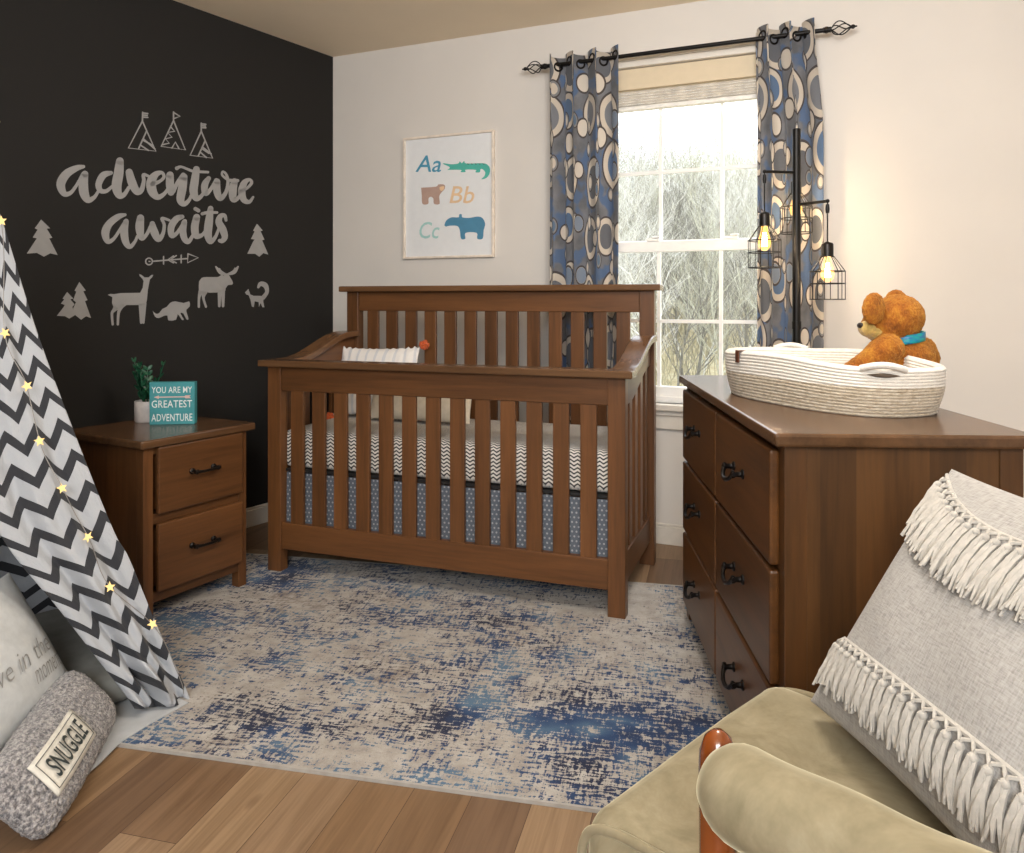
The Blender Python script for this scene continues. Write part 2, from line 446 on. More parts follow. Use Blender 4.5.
def curtain_mat():
    t = NT('circle_print_linen')
    uv = t.coord('UV', (1, 1, 1))
    c = None
    base = t.ramp(t.noise(uv, 9, 4), [(.35, '#66676b'), (.65, '#828388')])
    n2 = t.noise(t.coord('UV', (1, 1, 1), loc=(3.1, 1.7, 0)), 7.5, 2)
    base = t.mix(t.ramp(n2, [(.50, (0, 0, 0, 1)), (.56, (1, 1, 1, 1))]), base, '#5c7090')
    def layer(c, scale, loc, r0, r1, colr, inner, rnd=.55, stretch=(1.0, .8, 1)):
        v = t.new('ShaderNodeTexVoronoi'); v.inputs['Scale'].default_value = scale; v.inputs['Randomness'].default_value = rnd
        v.voronoi_dimensions = '2D'
        vec = t.coord('UV', stretch, loc=loc); t.l(vec, v.inputs['Vector']); d = v.outputs['Distance']
        rr = t.sep(v.outputs['Color'])
        k = t.math('MULTIPLY_ADD', rr[0], .35, .75)
        d = t.math('DIVIDE', d, k)
        # dark outline, cream ring, inside fill
        o = t.math('LESS_THAN', d, r1 + .04); c = t.mix(o, c, '#534d4c')
        o = t.math('LESS_THAN', d, r1); c = t.mix(o, c, colr)
        o = t.math('LESS_THAN', d, r0)
        ins = t.ramp(rr[1], inner, 'CONSTANT')
        return t.mix(o, c, ins)
    cream = '#cfc4b6'
    c = layer(base, 4.7, (0, 0, 0), .27, .39, cream, [(0, '#6a6c72'), (.45, '#808288'), (.78, '#627896')], .45)
    c = layer(c, 7.6, (.37, .61, 0), .15, .21, '#8a8a8c', [(0, '#cfc4b6'), (.4, '#64788f'), (.6, '#d6ccbe')], .5)
    c = layer(c, 5.2, (.83, .29, 0), .17, .175, cream, [(0, '#d8cec1'), (.6, '#8793a4'), (.8, '#d8cec1')], .6, (1.0, .8, 1))
    w = t.noise(t.coord('UV', (400, 400, 1)), 1, 2)
    c = t.mix(.10, c, t.ramp(w, [(.3, (.2, .2, .2, 1)), (.7, (1, 1, 1, 1))]), 'OVERLAY')
    t.col(c); t.set(Roughness=.9, Sheen_Weight=.15, Specular_IOR_Level=.2)
    # thin cloth lets some daylight through
    tl = t.new('ShaderNodeBsdfTranslucent'); t.l(c, tl.inputs[0]); mx = t.new('ShaderNodeMixShader'); mx.inputs[0].default_value = .22
    t.l(t.b.outputs[0], mx.inputs[1]); t.l(tl.outputs[0], mx.inputs[2]); t.l(mx.outputs[0], t.out.inputs[0])
    return t.m
cmat = curtain_mat()
def curtain(name, label, xa, xb, xa2, xb2, folds, phase, cloth_w):
    root = thing(name, label, 'curtain', ((xa + xb) / 2, RY, 0), 0, 'window curtains')
    cx = (xa + xb) / 2; z0, z1 = .04, RZ + .042; NU, NV = 96, 50
    def fn(u, v):
        z = z0 + (z1 - z0) * v
        k = smooth01((z1 - z) / .5)
        x = (xa + (xb - xa) * u) * (1 - k) + (xa2 + (xb2 - xa2) * u) * k
        w = 2 * PI * folds * u + phase
        y = -.034 * math.sin(w) * (1 - .35 * k) - .008 * math.sin(2.3 * w + 3 * v) * k
        x += .012 * math.sin(2 * w) * (1 - .5 * k)
        zz = z + (.012 * math.cos(w) * (1 - k) ** 4 * (v > .97))
        return Vector((x - cx, y, zz))
    g = M().grid(fn, NU, NV); ob = g.build('curtain_panel', cmat, root)
    uvl = ob.data.uv_layers.new(name='UVMap')
    for li, lp in enumerate(ob.data.loops):
        i = lp.vertex_index % (NU + 1); j = lp.vertex_index // (NU + 1)
        uvl.data[li].uv = (i / NU * cloth_w, j / NV * (z1 - z0))
    sm = ob.modifiers.new('thick', 'SOLIDIFY'); sm.thickness = .0018; sm.offset = 0
    u = 0
    for k in range(int(folds * 2) + 1):
        u = (k * PI - phase) / (2 * PI * folds)
        if not (.02 < u < .98): continue
        v = (RZ - z0) / (z1 - z0); p = fn(u, v); d = (fn(u + .01, v) - fn(u - .01, v)).normalized()
        pts = []
        b = Vector((0, 0, 1))
        tt = Vector((d.x, d.y, 0)).normalized()
        ring = [p + (tt * math.cos(a) + b * math.sin(a)) * .019 for a in [2 * PI * q / 20 for q in range(20)]]
        M().tube(ring, .005, 8, closed=True).build('grommet', bronze, root)
    return root
a0, a1 = at_y(549, 90, RY).x, at_y(617, 70, RY).x
curtain('window_curtain', 'circle-print curtain hanging left of the window behind the crib', a0, a1, a0 + .004, a1 + .006, 3.0, .5, .80)
b0, b1, b2 = at_y(753, 60, RY).x, at_y(812, 40, RY).x, at_y(822.5, 130, RY).x
curtain('window_curtain', 'circle-print curtain hanging right of the window behind the floor lamp', b0, b1, b0 + .012, b2, 2.6, 3.6, .72)

# ------------------------------------------------------------------ framed alphabet print
AP = (-1.9047, BW, 1.6455); AWH = (.263, .318)
art = thing('framed_print', 'white framed alphabet animal print hanging above the crib', 'framed print', AP)
fw = .012
M().box(-AWH[0], AWH[0], -.022, -.001, -AWH[1], -AWH[1] + fw).box(-AWH[0], AWH[0], -.022, -.001, AWH[1] - fw, AWH[1]).box(-AWH[0], -AWH[0] + fw, -.022, -.001, -AWH[1] + fw, AWH[1] - fw).box(AWH[0] - fw, AWH[0], -.022, -.001, -AWH[1] + fw, AWH[1] - fw).build('frame', plain('print_frame', '#e6d9ca', .5), art, bevel=.002)
sheet = box(-AWH[0] + fw, AWH[0] - fw, -.010, -.002, -AWH[1] + fw, AWH[1] - fw).build('print_sheet', plain('print_paper', '#e6e7e8', .6, 0, .008), art)
AY = BW - .0105
def art_pt(x, y, lay=0):     # place in the enlarged view of the print -> point on the sheet
    p = at_y(405 + x / 7.758, 140 + y / 7.758, AY); return Vector((p.x - AP[0], -.0104 - lay * .0003, p.z - AP[2]))
def art_poly(nm, pts, matl, parent, lay=0):
    ps = [art_pt(x, y, lay) for x, y in spline(pts + [pts[0]], 3)[:-1]]
    n = len(ps); m = M(); m.add(ps + [p + Vector((0, .0004, 0)) for p in ps], [tuple(range(n)), tuple(range(n, 2 * n))[::-1]] + [(i, (i + 1) % n, n + (i + 1) % n, n + i) for i in range(n)])
    return m.build(nm, matl, parent, tri=True)
def art_text(nm, body, x0, x1, yb, yt, matl):
    vs, fs, bb = text_verts(body, .22); m = M()
    out = []
    for p in vs:
        out.append(art_pt(x0 + (p.x - bb[0]) / (bb[1] - bb[0]) * (x1 - x0), yb + (p.y - 0) / .70 * (yt - yb)))
    m.add(out, fs); o = m.build(nm, matl, sheet); return o
blue_i, teal_i, brown_i, tan_i, mint_i = [plain(n, c, .7, 0, .03) for n, c in (('ink_blue', '#4a96b4'), ('ink_teal', '#4fb3a4'), ('ink_brown', '#b89a8c'), ('ink_tan', '#e6c49c'), ('ink_mint', '#a5d0cc'))]
slate_i = plain('ink_slate', '#5089a8', .7, 0, .03); dk_i = plain('ink_dark', '#3c4a4e', .7)
art_text('letter_a', 'Aa', 80, 280, 246, 118, blue_i)
art_text('letter_b', 'Bb', 345, 537, 488, 356, tan_i)
art_text('letter_c', 'Cc', 112, 268, 762, 634, mint_i)
cr = art_poly('crocodile', [(328, 232), (348, 212), (300, 188), (300, 180), (360, 188), (412, 182), (425, 165), (440, 180), (460, 162), (475, 182), (600, 180), (640, 192), (658, 220), (655, 262), (630, 295), (592, 304), (615, 280), (622, 250), (600, 226), (585, 228), (580, 250), (545, 250), (550, 232), (470, 230), (470, 248), (430, 248), (435, 232)], teal_i, sheet)
for sx in (480, 510, 540, 570, 600): art_poly('scale_spot', [(sx, 178), (sx + 10, 192), (sx + 24, 176), (sx + 14, 186)], dk_i, cr, 1)
b_ = art_poly('bear', [(125, 370), (240, 362), (258, 345), (305, 347), (308, 378), (280, 410), (265, 440), (268, 495), (225, 495), (220, 455), (200, 440), (182, 455), (180, 495), (135, 495), (130, 430)], brown_i, sheet)
art_poly('bear_muzzle', [(268, 365), (300, 358), (302, 378), (285, 395), (270, 385)], tan_i, b_, 1)
art_poly('tapir', [(305, 662), (320, 625), (360, 600), (415, 600), (420, 578), (440, 576), (445, 600), (500, 604), (560, 594), (600, 605), (622, 650), (610, 700), (602, 765), (560, 765), (556, 720), (470, 720), (468, 765), (435, 765), (425, 700), (405, 667), (345, 665), (318, 672)], slate_i, sheet)

# ------------------------------------------------------------------ wall decals on the dark wall
def wpt(px, py, lay=0):
    return on_plane(px, py, CRN + LWN * (.0008 + lay * .00002), LWN)
class Decal:
    def __init__(s, ox, oy, sc): s.o = (ox, oy, sc); s.m = M(); s.k = 0
    def pt(s, x, y): return wpt(s.o[0] + x / s.o[2], s.o[1] + y / s.o[2], s.k)
    def stroke(s, pts, w=None, sm=True):
        s.k += 1
        if w is not None: pts = [(x, y, w) for x, y in pts]
        P = spline(pts, 6) if sm else pts
        L, R = [], []
        for i, (x, y, ww) in enumerate(P):
            a = P[max(0, i - 1)]; b = P[min(len(P) - 1, i + 1)]
            dx, dy = b[0] - a[0], b[1] - a[1]; l = math.hypot(dx, dy) or 1
            L.append((x - dy / l * ww / 2, y + dx / l * ww / 2)); R.append((x + dy / l * ww / 2, y - dx / l * ww / 2))
        n = len(P); vs = [s.pt(*p) for p in L] + [s.pt(*p) for p in R]
        s.m.add(vs, [(i, i + 1, n + i + 1, n + i) for i in range(n - 1)])
        for (x, y, ww) in (P[0], P[-1]):
            c = [s.pt(x + math.cos(a) * ww / 2, y + math.sin(a) * ww / 2) for a in [2 * PI * q / 14 for q in range(14)]]
            s.k += .3; s.m.add(c, [tuple(range(14))])
        return s
    def lines(s, segs, w):
        for g in segs: s.stroke([(x, y, w) for x, y in g], None, False)
        return s
    def poly(s, pts, sm=0):
        s.k += 1
        if sm: pts = spline(pts + [pts[0]], sm)[:-1]
        s.m.add([s.pt(*p) for p in pts], [tuple(range(len(pts)))]); return s
    def done(s, name, label, group):
        o = s.m.build(name, decal_m, None, tri=True)
        c = sum((Vector(v) for v in s.m.v), Vector()) / len(s.m.v)
        o.data.transform(Matrix.Translation(-c)); o.location = c
        return tag(o, label, 'wall decal', group)
G = 'grey vinyl decals on the dark wall'
d = Decal(50, 150, 8.527)
for st in [[(285, 142, 30), (225, 155, 52), (140, 205, 72), (92, 290, 76), (120, 370, 52), (175, 365, 34), (230, 295, 28), (285, 205, 40)],
           [(298, 205, 58), (285, 290, 80), (292, 370, 80), (325, 425, 56), (375, 405, 34), (410, 355, 26)],
           [(520, 195, 34), (455, 215, 58), (415, 290, 56), (430, 345, 44), (480, 350, 34), (530, 310, 26)],
           [(596, 95, 66), (585, 200, 84), (568, 310, 84), (590, 385, 60), (632, 380, 40), (672, 320, 30)],
           [(675, 190, 62), (700, 280, 74), (740, 352, 62), (780, 340, 45), (800, 262, 32), (797, 210, 28), (850, 228, 22)]]: d.stroke(st)
d.o = (150, 150, 7.758)
for st in [[(20, 262, 40), (72, 245, 26), (108, 210, 26), (92, 176, 26), (45, 190, 50), (10, 245, 74), (18, 320, 72), (60, 365, 46), (110, 340, 30), (150, 285, 24)],
           [(155, 195, 58), (155, 270, 64), (163, 328, 54)], [(180, 320, 36), (215, 250, 30), (258, 195, 40)], [(262, 210, 58), (250, 300, 68), (237, 385, 62), (265, 418, 42), (305, 385, 28), (335, 310, 20)],
           [(360, 150, 52), (347, 240, 64), (338, 320, 64), (360, 375, 48), (400, 355, 30), (425, 310, 25)], [(208, 142, 30), (240, 130, 20), (290, 148, 20), (340, 165, 22), (450, 172, 20)],
           [(455, 220, 36), (425, 270, 54), (430, 335, 46), (470, 305, 30), (515, 235, 34)], [(520, 245, 50), (520, 320, 58), (545, 375, 44), (588, 330, 30), (605, 250, 25), (592, 190, 20), (565, 168, 18), (560, 195, 18), (598, 228, 20)],
           [(655, 245, 52), (642, 310, 64), (646, 380, 52), (680, 375, 30), (708, 330, 20)], [(600, 230, 18), (640, 238, 28), (680, 238, 26)],
           [(700, 320, 28), (750, 298, 22), (788, 255, 25), (770, 230, 25), (732, 255, 48), (712, 320, 58), (728, 385, 48), (770, 402, 30), (800, 365, 18)]]: d.stroke(st)
d.done('lettering_decal', 'grey brush lettering reading adventure on the dark wall', G)
d = Decal(50, 150, 8.527)
for st in [[(640, 552, 26), (580, 570, 52), (505, 630, 62), (472, 705, 70), (492, 778, 46), (542, 758, 30), (600, 675, 28), (650, 605, 40)],
           [(648, 612, 48), (632, 690, 68), (645, 780, 60), (680, 825, 40), (722, 785, 27), (745, 735, 24)],
           [(772, 580, 62), (765, 660, 74), (780, 748, 50), (820, 725, 30), (868, 635, 36)]]: d.stroke(st)
d.o = (150, 150, 7.758)
for st in [[(18, 572, 42), (35, 640, 62), (66, 692, 46), (100, 650, 30), (110, 580, 25), (92, 530, 24), (150, 545, 20)],
           [(250, 518, 34), (205, 535, 50), (165, 595, 54), (168, 662, 44), (205, 648, 30), (245, 590, 25), (270, 552, 34)], [(266, 562, 44), (255, 630, 54), (270, 692, 48), (300, 710, 36), (335, 658, 24)],
           [(362, 522, 54), (347, 600, 60), (358, 662, 54), (400, 662, 30), (430, 625, 22)], [(352, 456, 30), (376, 470, 30)],
           [(470, 455, 44), (457, 560, 64), (449, 650, 62), (468, 710, 44), (505, 678, 28), (530, 620, 22), (545, 572, 20)], [(405, 495, 25), (450, 485, 24), (520, 485, 20)],
           [(590, 545, 22), (578, 508, 30), (546, 515, 40), (534, 560, 54), (566, 620, 58), (580, 675, 48), (560, 705, 36), (540, 703, 28)]]: d.stroke(st)
d.done('lettering_decal', 'grey brush lettering reading awaits on the dark wall', G)
TS = (115, 105, 9.309)
Decal(*TS).lines([[(255, 150), (125, 400), (380, 430), (255, 150)], [(258, 68), (255, 150)], [(258, 74), (305, 80)], [(258, 112), (305, 115)], [(268, 94), (300, 97)], [(295, 240), (220, 405)], [(268, 318), (372, 410)], [(265, 330), (350, 375)], [(240, 375), (310, 422)]], 14).done('tent_decal', 'leftmost of the three grey outline tents on the dark wall', G)
Decal(*TS).lines([[(545, 145), (430, 385), (655, 418), (545, 145)], [(545, 65), (545, 145)], [(545, 70), (605, 105), (548, 126)], [(520, 205), (555, 245), (490, 255), (530, 300), (470, 315), (505, 355), (440, 370)], [(530, 400), (562, 345), (595, 405)]], 14).done('tent_decal', 'grey outline tent with a pointed pennant, middle of the three', G)
Decal(*TS).lines([[(803, 245), (700, 468), (908, 495), (803, 245)], [(803, 170), (803, 245)], [(803, 175), (845, 180)], [(803, 210), (845, 212)], [(812, 193), (842, 196)], [(838, 335), (775, 475)], [(820, 395), (895, 455)], [(812, 408), (875, 450)], [(795, 440), (850, 488)]], 14).done('tent_decal', 'smallest and rightmost of the three grey outline tents', G)
AS = (100, 250, 5.851)
Decal(*AS).lines([[(287 + 20 * math.cos(a), 67 + 20 * math.sin(a)) for a in [2 * PI * k / 12 for k in range(13)]], [(287, 67), (292, 67)], [(308, 66), (512, 50)], [(372, 38), (372, 82)], [(475, 30), (475, 75)], [(430, 35), (395, 58), (430, 75)], [(446, 33), (411, 57), (446, 75)], [(515, 22), (575, 45), (512, 75), (515, 22)]], 8).done('arrow_decal', 'thin grey arrow on the dark wall under the word awaits', G)
dd = Decal(*AS).poly([(45, 262), (60, 257), (85, 258), (120, 252), (235, 250), (250, 220), (255, 182), (248, 168), (232, 152), (230, 140), (246, 148), (260, 160), (285, 160), (300, 146), (312, 145), (305, 160), (292, 172), (288, 190), (280, 235), (275, 290), (268, 322), (225, 322), (155, 322), (118, 350), (85, 350), (70, 310), (72, 275)], 0)
dd.stroke([(95, 335, 36), (82, 352, 22), (70, 372, 16), (74, 435, 14)]).stroke([(135, 315, 30), (110, 362, 18), (104, 435, 14)]).stroke([(238, 315, 24), (241, 425, 15)]).stroke([(261, 312, 22), (254, 425, 14)])
dd.done('deer_decal', 'grey standing doe silhouette on the dark wall', G)
Decal(*AS).poly([(308, 355), (325, 372), (345, 370), (365, 345), (390, 333), (410, 310), (440, 300), (490, 310), (522, 300), (525, 330), (505, 350), (510, 375), (518, 405), (505, 405), (488, 372), (470, 370), (490, 405), (478, 408), (455, 375), (445, 408), (400, 412), (395, 385), (375, 385), (345, 398), (322, 390)], 2).done('raccoon_decal', 'grey bushy tailed raccoon silhouette low on the dark wall', G)
dd = Decal(*AS).poly([(580, 185), (595, 163), (625, 158), (690, 158), (710, 145), (725, 150), (735, 138), (750, 140), (765, 165), (778, 190), (772, 203), (750, 205), (735, 225), (725, 245), (640, 250), (620, 245), (590, 265), (578, 230)], 2)
dd.stroke([(592, 245, 34), (580, 275, 16), (578, 332, 14)]).stroke([(612, 245, 34), (605, 280, 16), (620, 332, 13)]).stroke([(700, 235, 24), (698, 328, 15)]).stroke([(720, 235, 24), (720, 328, 15)])
dd.stroke([(735, 142, 12), (705, 130, 24), (678, 98, 9)]).stroke([(748, 142, 12), (785, 128, 24), (808, 97, 9)]).stroke([(705, 128, 14), (700, 108, 6)]).stroke([(782, 126, 14), (790, 105, 6)])
dd.done('moose_decal', 'grey antlered moose silhouette on the dark wall', G)
dd = Decal(*AS).poly([(848, 248), (868, 228), (880, 260), (900, 268), (940, 268), (960, 275), (955, 300), (962, 335), (950, 335), (940, 310), (930, 335), (928, 305), (905, 300), (900, 335), (888, 330), (880, 290), (870, 265), (855, 260)], 0)
dd.stroke([(955, 278, 26), (977, 245, 22), (968, 208, 30), (940, 198, 26), (926, 218, 14)]).done('squirrel_decal', 'small grey curl-tailed squirrel silhouette at right of the moose', G)
PS = (20, 210, 7.109)
Decal(*PS).poly([(150, 68), (215, 130), (190, 133), (230, 197), (208, 202), (268, 320), (215, 308), (170, 332), (120, 305), (48, 310), (110, 215), (120, 202), (90, 195), (125, 140), (105, 130)]).done('pine_decal', 'single grey pine tree nearest the play tent, left of awaits', G)
Decal(*PS).poly([(335, 583), (380, 630), (358, 635), (388, 670), (372, 690), (395, 745), (350, 772), (320, 755), (262, 752), (310, 690), (318, 675), (290, 665), (315, 635), (302, 630)]).poly([(422, 512), (468, 572), (450, 578), (480, 640), (462, 648), (505, 768), (470, 755), (435, 780), (390, 745), (378, 700), (398, 655), (378, 640), (400, 580), (388, 572)]).done('pine_decal', 'pair of overlapping grey pine trees at left of the doe', G)
Decal(150, 150, 7.758).poly([(830, 572), (875, 625), (858, 630), (888, 695), (870, 700), (918, 812), (880, 800), (848, 828), (815, 805), (755, 805), (800, 710), (812, 695), (783, 690), (812, 632), (800, 625)]).done('pine_decal', 'single grey pine tree at right of the word awaits', G)

# ------------------------------------------------------------------ rug
def rug_mat():
    t = NT('distressed_rug')
    ob = t.coord('Object')
    big = t.noise(t.coord('Object', (1, 1, 1), loc=(4.2, 1.3, 0)), 2.6, 6, .66, .4)
    band = t.noise(t.coord('Object', (.7, 2.2, 1), loc=(1.1, 7.3, 0)), 2.3, 4, .6)
    mask = t.math('ADD', t.math('MULTIPLY', big, .6), t.math('MULTIPLY', band, .4))
    dx = t.noise(t.coord('Object', (21, 92, 1)), 1.0, 4, .72)
    dy = t.noise(t.coord('Object', (100, 22, 1), loc=(3, 3, 0)), 1.0, 4, .72)
    sel = t.ramp(t.noise(ob, 5.1, 3), [(.44, (0, 0, 0, 1)), (.55, (1, 1, 1, 1))])
    dash = t.mix(sel, dx, dy)
    sc = t.sep(dash)[0]
    val = t.math('ADD', t.math('MULTIPLY', mask, 1.1), t.math('ADD', t.math('MULTIPLY', dx, .95), t.math('MULTIPLY', dy, .75)))
    c = t.ramp(t.noise(ob, 14, 5, .7), [(.3, '#a8998a'), (.5, '#c6b9a8'), (.7, '#d3c8b8')])
    g = t.noise(t.coord('Object', (1, 1, 1), loc=(9, 2, 0)), 2.6, 4, .6)
    vg = t.math('ADD', t.math('MULTIPLY', g, 1.0), t.math('ADD', t.math('MULTIPLY', dx, .8), t.math('MULTIPLY', dy, .6)))
    c = t.mix(t.ramp(vg, [(1.06, (0, 0, 0, 1)), (1.12, (1, 1, 1, 1))]), c, '#7f766f')
    hue = t.noise(t.coord('Object', loc=(2, 5, 0)), 4.5, 3)
    blue = t.ramp(hue, [(.36, '#232a42'), (.5, '#2a4268'), (.64, '#557089')])
    mr = t.new('ShaderNodeMapRange'); mr.inputs[1].default_value = 1.425; mr.inputs[2].default_value = 1.455; t.l(val, mr.inputs[0])
    mg = t.new('ShaderNodeMapRange'); mg.inputs[1].default_value = 1.25; mg.inputs[2].default_value = 1.34; t.l(vg, mg.inputs[0])
    c = t.ramp(t.noise(ob, 14, 5, .7), [(.3, '#928a83'), (.5, '#aaa39b'), (.7, '#bab5af')])
    c = t.mix(t.math('MULTIPLY', mg.outputs[0], .85), c, '#82776e')
    c = t.mix(mr.outputs[0], c, blue)
    w = t.noise(t.coord('Object', (330, 330, 1)), 1, 2)
    c = t.mix(.16, c, t.ramp(w, [(.3, (.25, .25, .25, 1)), (.7, (.9, .9, .9, 1))]), 'OVERLAY')
    t.col(c); t.set(Roughness=.97, Specular_IOR_Level=.1, Sheen_Weight=.1)
    t.bump(w, .5, .004)
    return t.m
rn = at_z(592, 811, 0); rl = at_z(119, 746, 0)
RU = (rn - rl).normalized(); RV = Vector((-RU.y, RU.x, 0))
ro = rl - RU * .55
rug = thing('area_rug', 'distressed cream and blue area rug on the plank floor under the crib front', 'rug', ro, math.atan2(RU.y, RU.x))
RLn, RWd = 2.45, 1.385
box(0, RLn, 0, RWd, .0005, .008).build('rug_pile', rug_mat(), rug)
M().box(-.006, RLn + .006, -.006, .001, .0005, .009).box(-.006, RLn + .006, RWd - .001, RWd + .006, .0005, .009).box(-.006, .001, 0, RWd, .0005, .009).box(RLn - .001, RLn + .006, 0, RWd, .0005, .009).build('rug_binding', plain('rug_binding', '#a9a49d', .9), rug)

# ------------------------------------------------------------------ crib
CL, CD, LW, HF, HH = 1.4774, .6048, .0624, .8677, 1.1787
crib = thing('crib', 'dark walnut wooden baby crib standing under the alphabet print', 'crib', (-2.1961, 2.5231, 0), .0699)
for x in (0, CL - LW):
    box(x, x + LW, 0, .05, 0, HF - .026).build('leg', wood_z, crib, bevel=.003)
    box(x, x + LW, CD, CD + .052, 0, HH - .026).build('leg', wood_z, crib, bevel=.003)
box(-.029, CL + .029, -.029, .066, HF - .027, HF).build('front_cap', top_x, crib, bevel=.005)
box(-.029, CL + .029, CD - .029, CD + .075, HH - .027, HH).build('headboard_cap', top_x, crib, bevel=.005)
box(LW, CL - LW, .006, .034, HF - .125, HF - .027).build('front_top_rail', wood_x, crib, bevel=.003)
box(LW, CL - LW, .006, .034, .098, .205).build('front_bottom_rail', wood_x, crib, bevel=.003)
box(LW, CL - LW, CD + .008, CD + .038, HH - .118, HH - .027).build('headboard_top_rail', wood_x, crib, bevel=.003)
box(LW, CL - LW, CD + .008, CD + .038, .098, .205).build('headboard_bottom_rail', wood_x, crib, bevel=.003)
ns = 13; sw = .059; inner = CL - 2 * LW; gap = (inner - ns * sw) / (ns + 1)
fs0 = box(-sw / 2, sw / 2, .010, .026, .2, HF - .12).build('front_slat', wood_z, crib, bevel=.002)
hs0 = box(-sw / 2, sw / 2, CD + .014, CD + .030, .2, HH - .115).build('headboard_slat', wood_z, crib, bevel=.002)
for k in range(ns):
    x = LW + gap + sw / 2 + k * (sw + gap)
    for o0 in (fs0, hs0):
        o = o0 if k == 0 else o0.copy()
        if k: COL.objects.link(o)
        o.location = (x, 0, 0)
def side_z(y):     # top of the swept end rail
    return HF + .098 * smooth01((y - .10) / (CD - .16))
for sx in (0, 1):
    x0 = -.012 if sx == 0 else CL - LW - .008; x1 = x0 + LW + .022
    N = 26; ys = [.066 + (CD - .066) * i / N for i in range(N + 1)]
    pr = [(y, side_z(y)) for y in ys] + [(y, side_z(y) - .027) for y in reversed(ys)]
    M().prism(pr, x0, x1, frame((0, 0, 0), (0, 1, 0), (0, 0, 1), (1, 0, 0))).build('side_cap', top_y, crib, tri=True, weld=True, bevel=.004)
    xa = .016 if sx == 0 else CL - .044
    ys = [.05 + (CD - .05) * i / N for i in range(N + 1)]
    pr = [(y, side_z(y) - .027) for y in ys] + [(y, side_z(y) - .125 - .02 * math.sin(PI * (y - .05) / (CD - .05))) for y in reversed(ys)]
    M().prism(pr, xa, xa + .028, frame((0, 0, 0), (0, 1, 0), (0, 0, 1), (1, 0, 0))).build('side_top_rail', wood_y, crib, tri=True, weld=True)
    box(xa, xa + .028, .05, CD, .098, .205).build('side_bottom_rail', wood_y, crib, bevel=.003)
    for k in range(5):
        y = .05 + (CD - .05) * (k + .5) / 5
        box(xa + .006, xa + .022, y - .026, y + .026, .2, side_z(y) - .12).build('side_slat', wood_z, crib, bevel=.002)
box(LW, CL - LW, .036, CD - .002, .411, .421).build('mattress_support', plain('support_black', '#191717', .6), crib)

def chevron(name, ca, cb, pu, pv, amp, kind):
    t = NT(name)
    if kind == 'UV': x, y, z = t.sep(t.coord('UV'))[:3]; u, v = x, y
    else:
        s = t.sep(t.coord('Object')); u = t.math('ADD', s[0], t.math('MULTIPLY', s[1], .0)); v = t.math('ADD', s[2], s[1])
    tri = t.math('PINGPONG', u, pu / 2)
    ph = t.math('FRACT', t.math('DIVIDE', t.math('ADD', v, t.math('MULTIPLY', tri, amp * 2 / pu)), pv))
    k = t.math('LESS_THAN', ph, .38 if kind == 'UV' else .42)
    t.col(t.mix(k, ca, cb)); t.set(Roughness=.9, Specular_IOR_Level=.2, Sheen_Weight=.1)
    return t
def rounded_slab(x0, x1, y0, y1, z0, z1, r, crown=0.0, n=6, nx=16):
    m = M(); bx = []
    b = bmesh.new(); bmesh.ops.create_cube(b, size=1)
    for v in b.verts:
        v.co = Vector((x0 if v.co.x < 0 else x1, y0 if v.co.y < 0 else y1, z0 if v.co.z < 0 else z1))
    bmesh.ops.bevel(b, geom=b.edges[:] , offset=r, segments=n, profile=.5, affect='EDGES')
    b.verts.index_update()
    m.add([v.co for v in b.verts], [tuple(v.index for v in f.verts) for f in b.faces], True); b.free(); return m
ct = chevron('chevron_sheet', '#dcd6cd', '#3b3a3c', .027, .0145, .009, 'OBJ')
mt = rounded_slab(.042, CL - .042, .044, CD - .006, .423, .578, .028).build('crib_mattress', ct.m)
mt.location = crib.location; mt.rotation_euler = crib.rotation_euler
tag(mt, 'crib mattress in a small grey chevron fitted sheet', 'mattress')
sk = NT('dotted_skirt'); s_ = sk.sep(sk.coord('Object', (1 / .017, 1 / .017, 1 / .017)))
uu = sk.math('ADD', s_[0], s_[1]); row = sk.math('FLOOR', s_[2]); uu = sk.math('ADD', uu, sk.math('MULTIPLY', sk.math('MODULO', row, 2.0), .5))
fx = sk.math('SUBTRACT', sk.math('FRACT', uu), .5); fz = sk.math('SUBTRACT', sk.math('FRACT', s_[2]), .5)
dist = sk.math('SQRT', sk.math('ADD', sk.math('MULTIPLY', fx, fx), sk.math('MULTIPLY', fz, fz)))
sk.col(sk.mix(sk.math('LESS_THAN', dist, .22), '#5f646d', '#a5a7aa')); sk.set(Roughness=.9)
def skirt(u, v):
    per = [(.048, CD - .03), (.048, .040), (CL - .048, .040), (CL - .048, CD - .03)]
    L = [CD - .07, CL - .096, CD - .07]; s = u * sum(L); k = 0
    while k < 2 and s > L[k]: s -= L[k]; k += 1
    a, b = Vector(per[k]), Vector(per[k + 1]); p = a.lerp(b, min(1, s / L[k]))
    w = .003 * math.sin(u * 190) * (1 - v)
    return Vector((p.x, p.y + (w + .0025 if k == 1 else 0), .13 + .275 * v))
ko = M().grid(skirt, 300, 4).build('crib_skirt', sk.m); ko.location = crib.location; ko.rotation_euler = crib.rotation_euler
tag(ko, 'grey crib skirt with white dots hanging below the mattress', 'crib skirt')

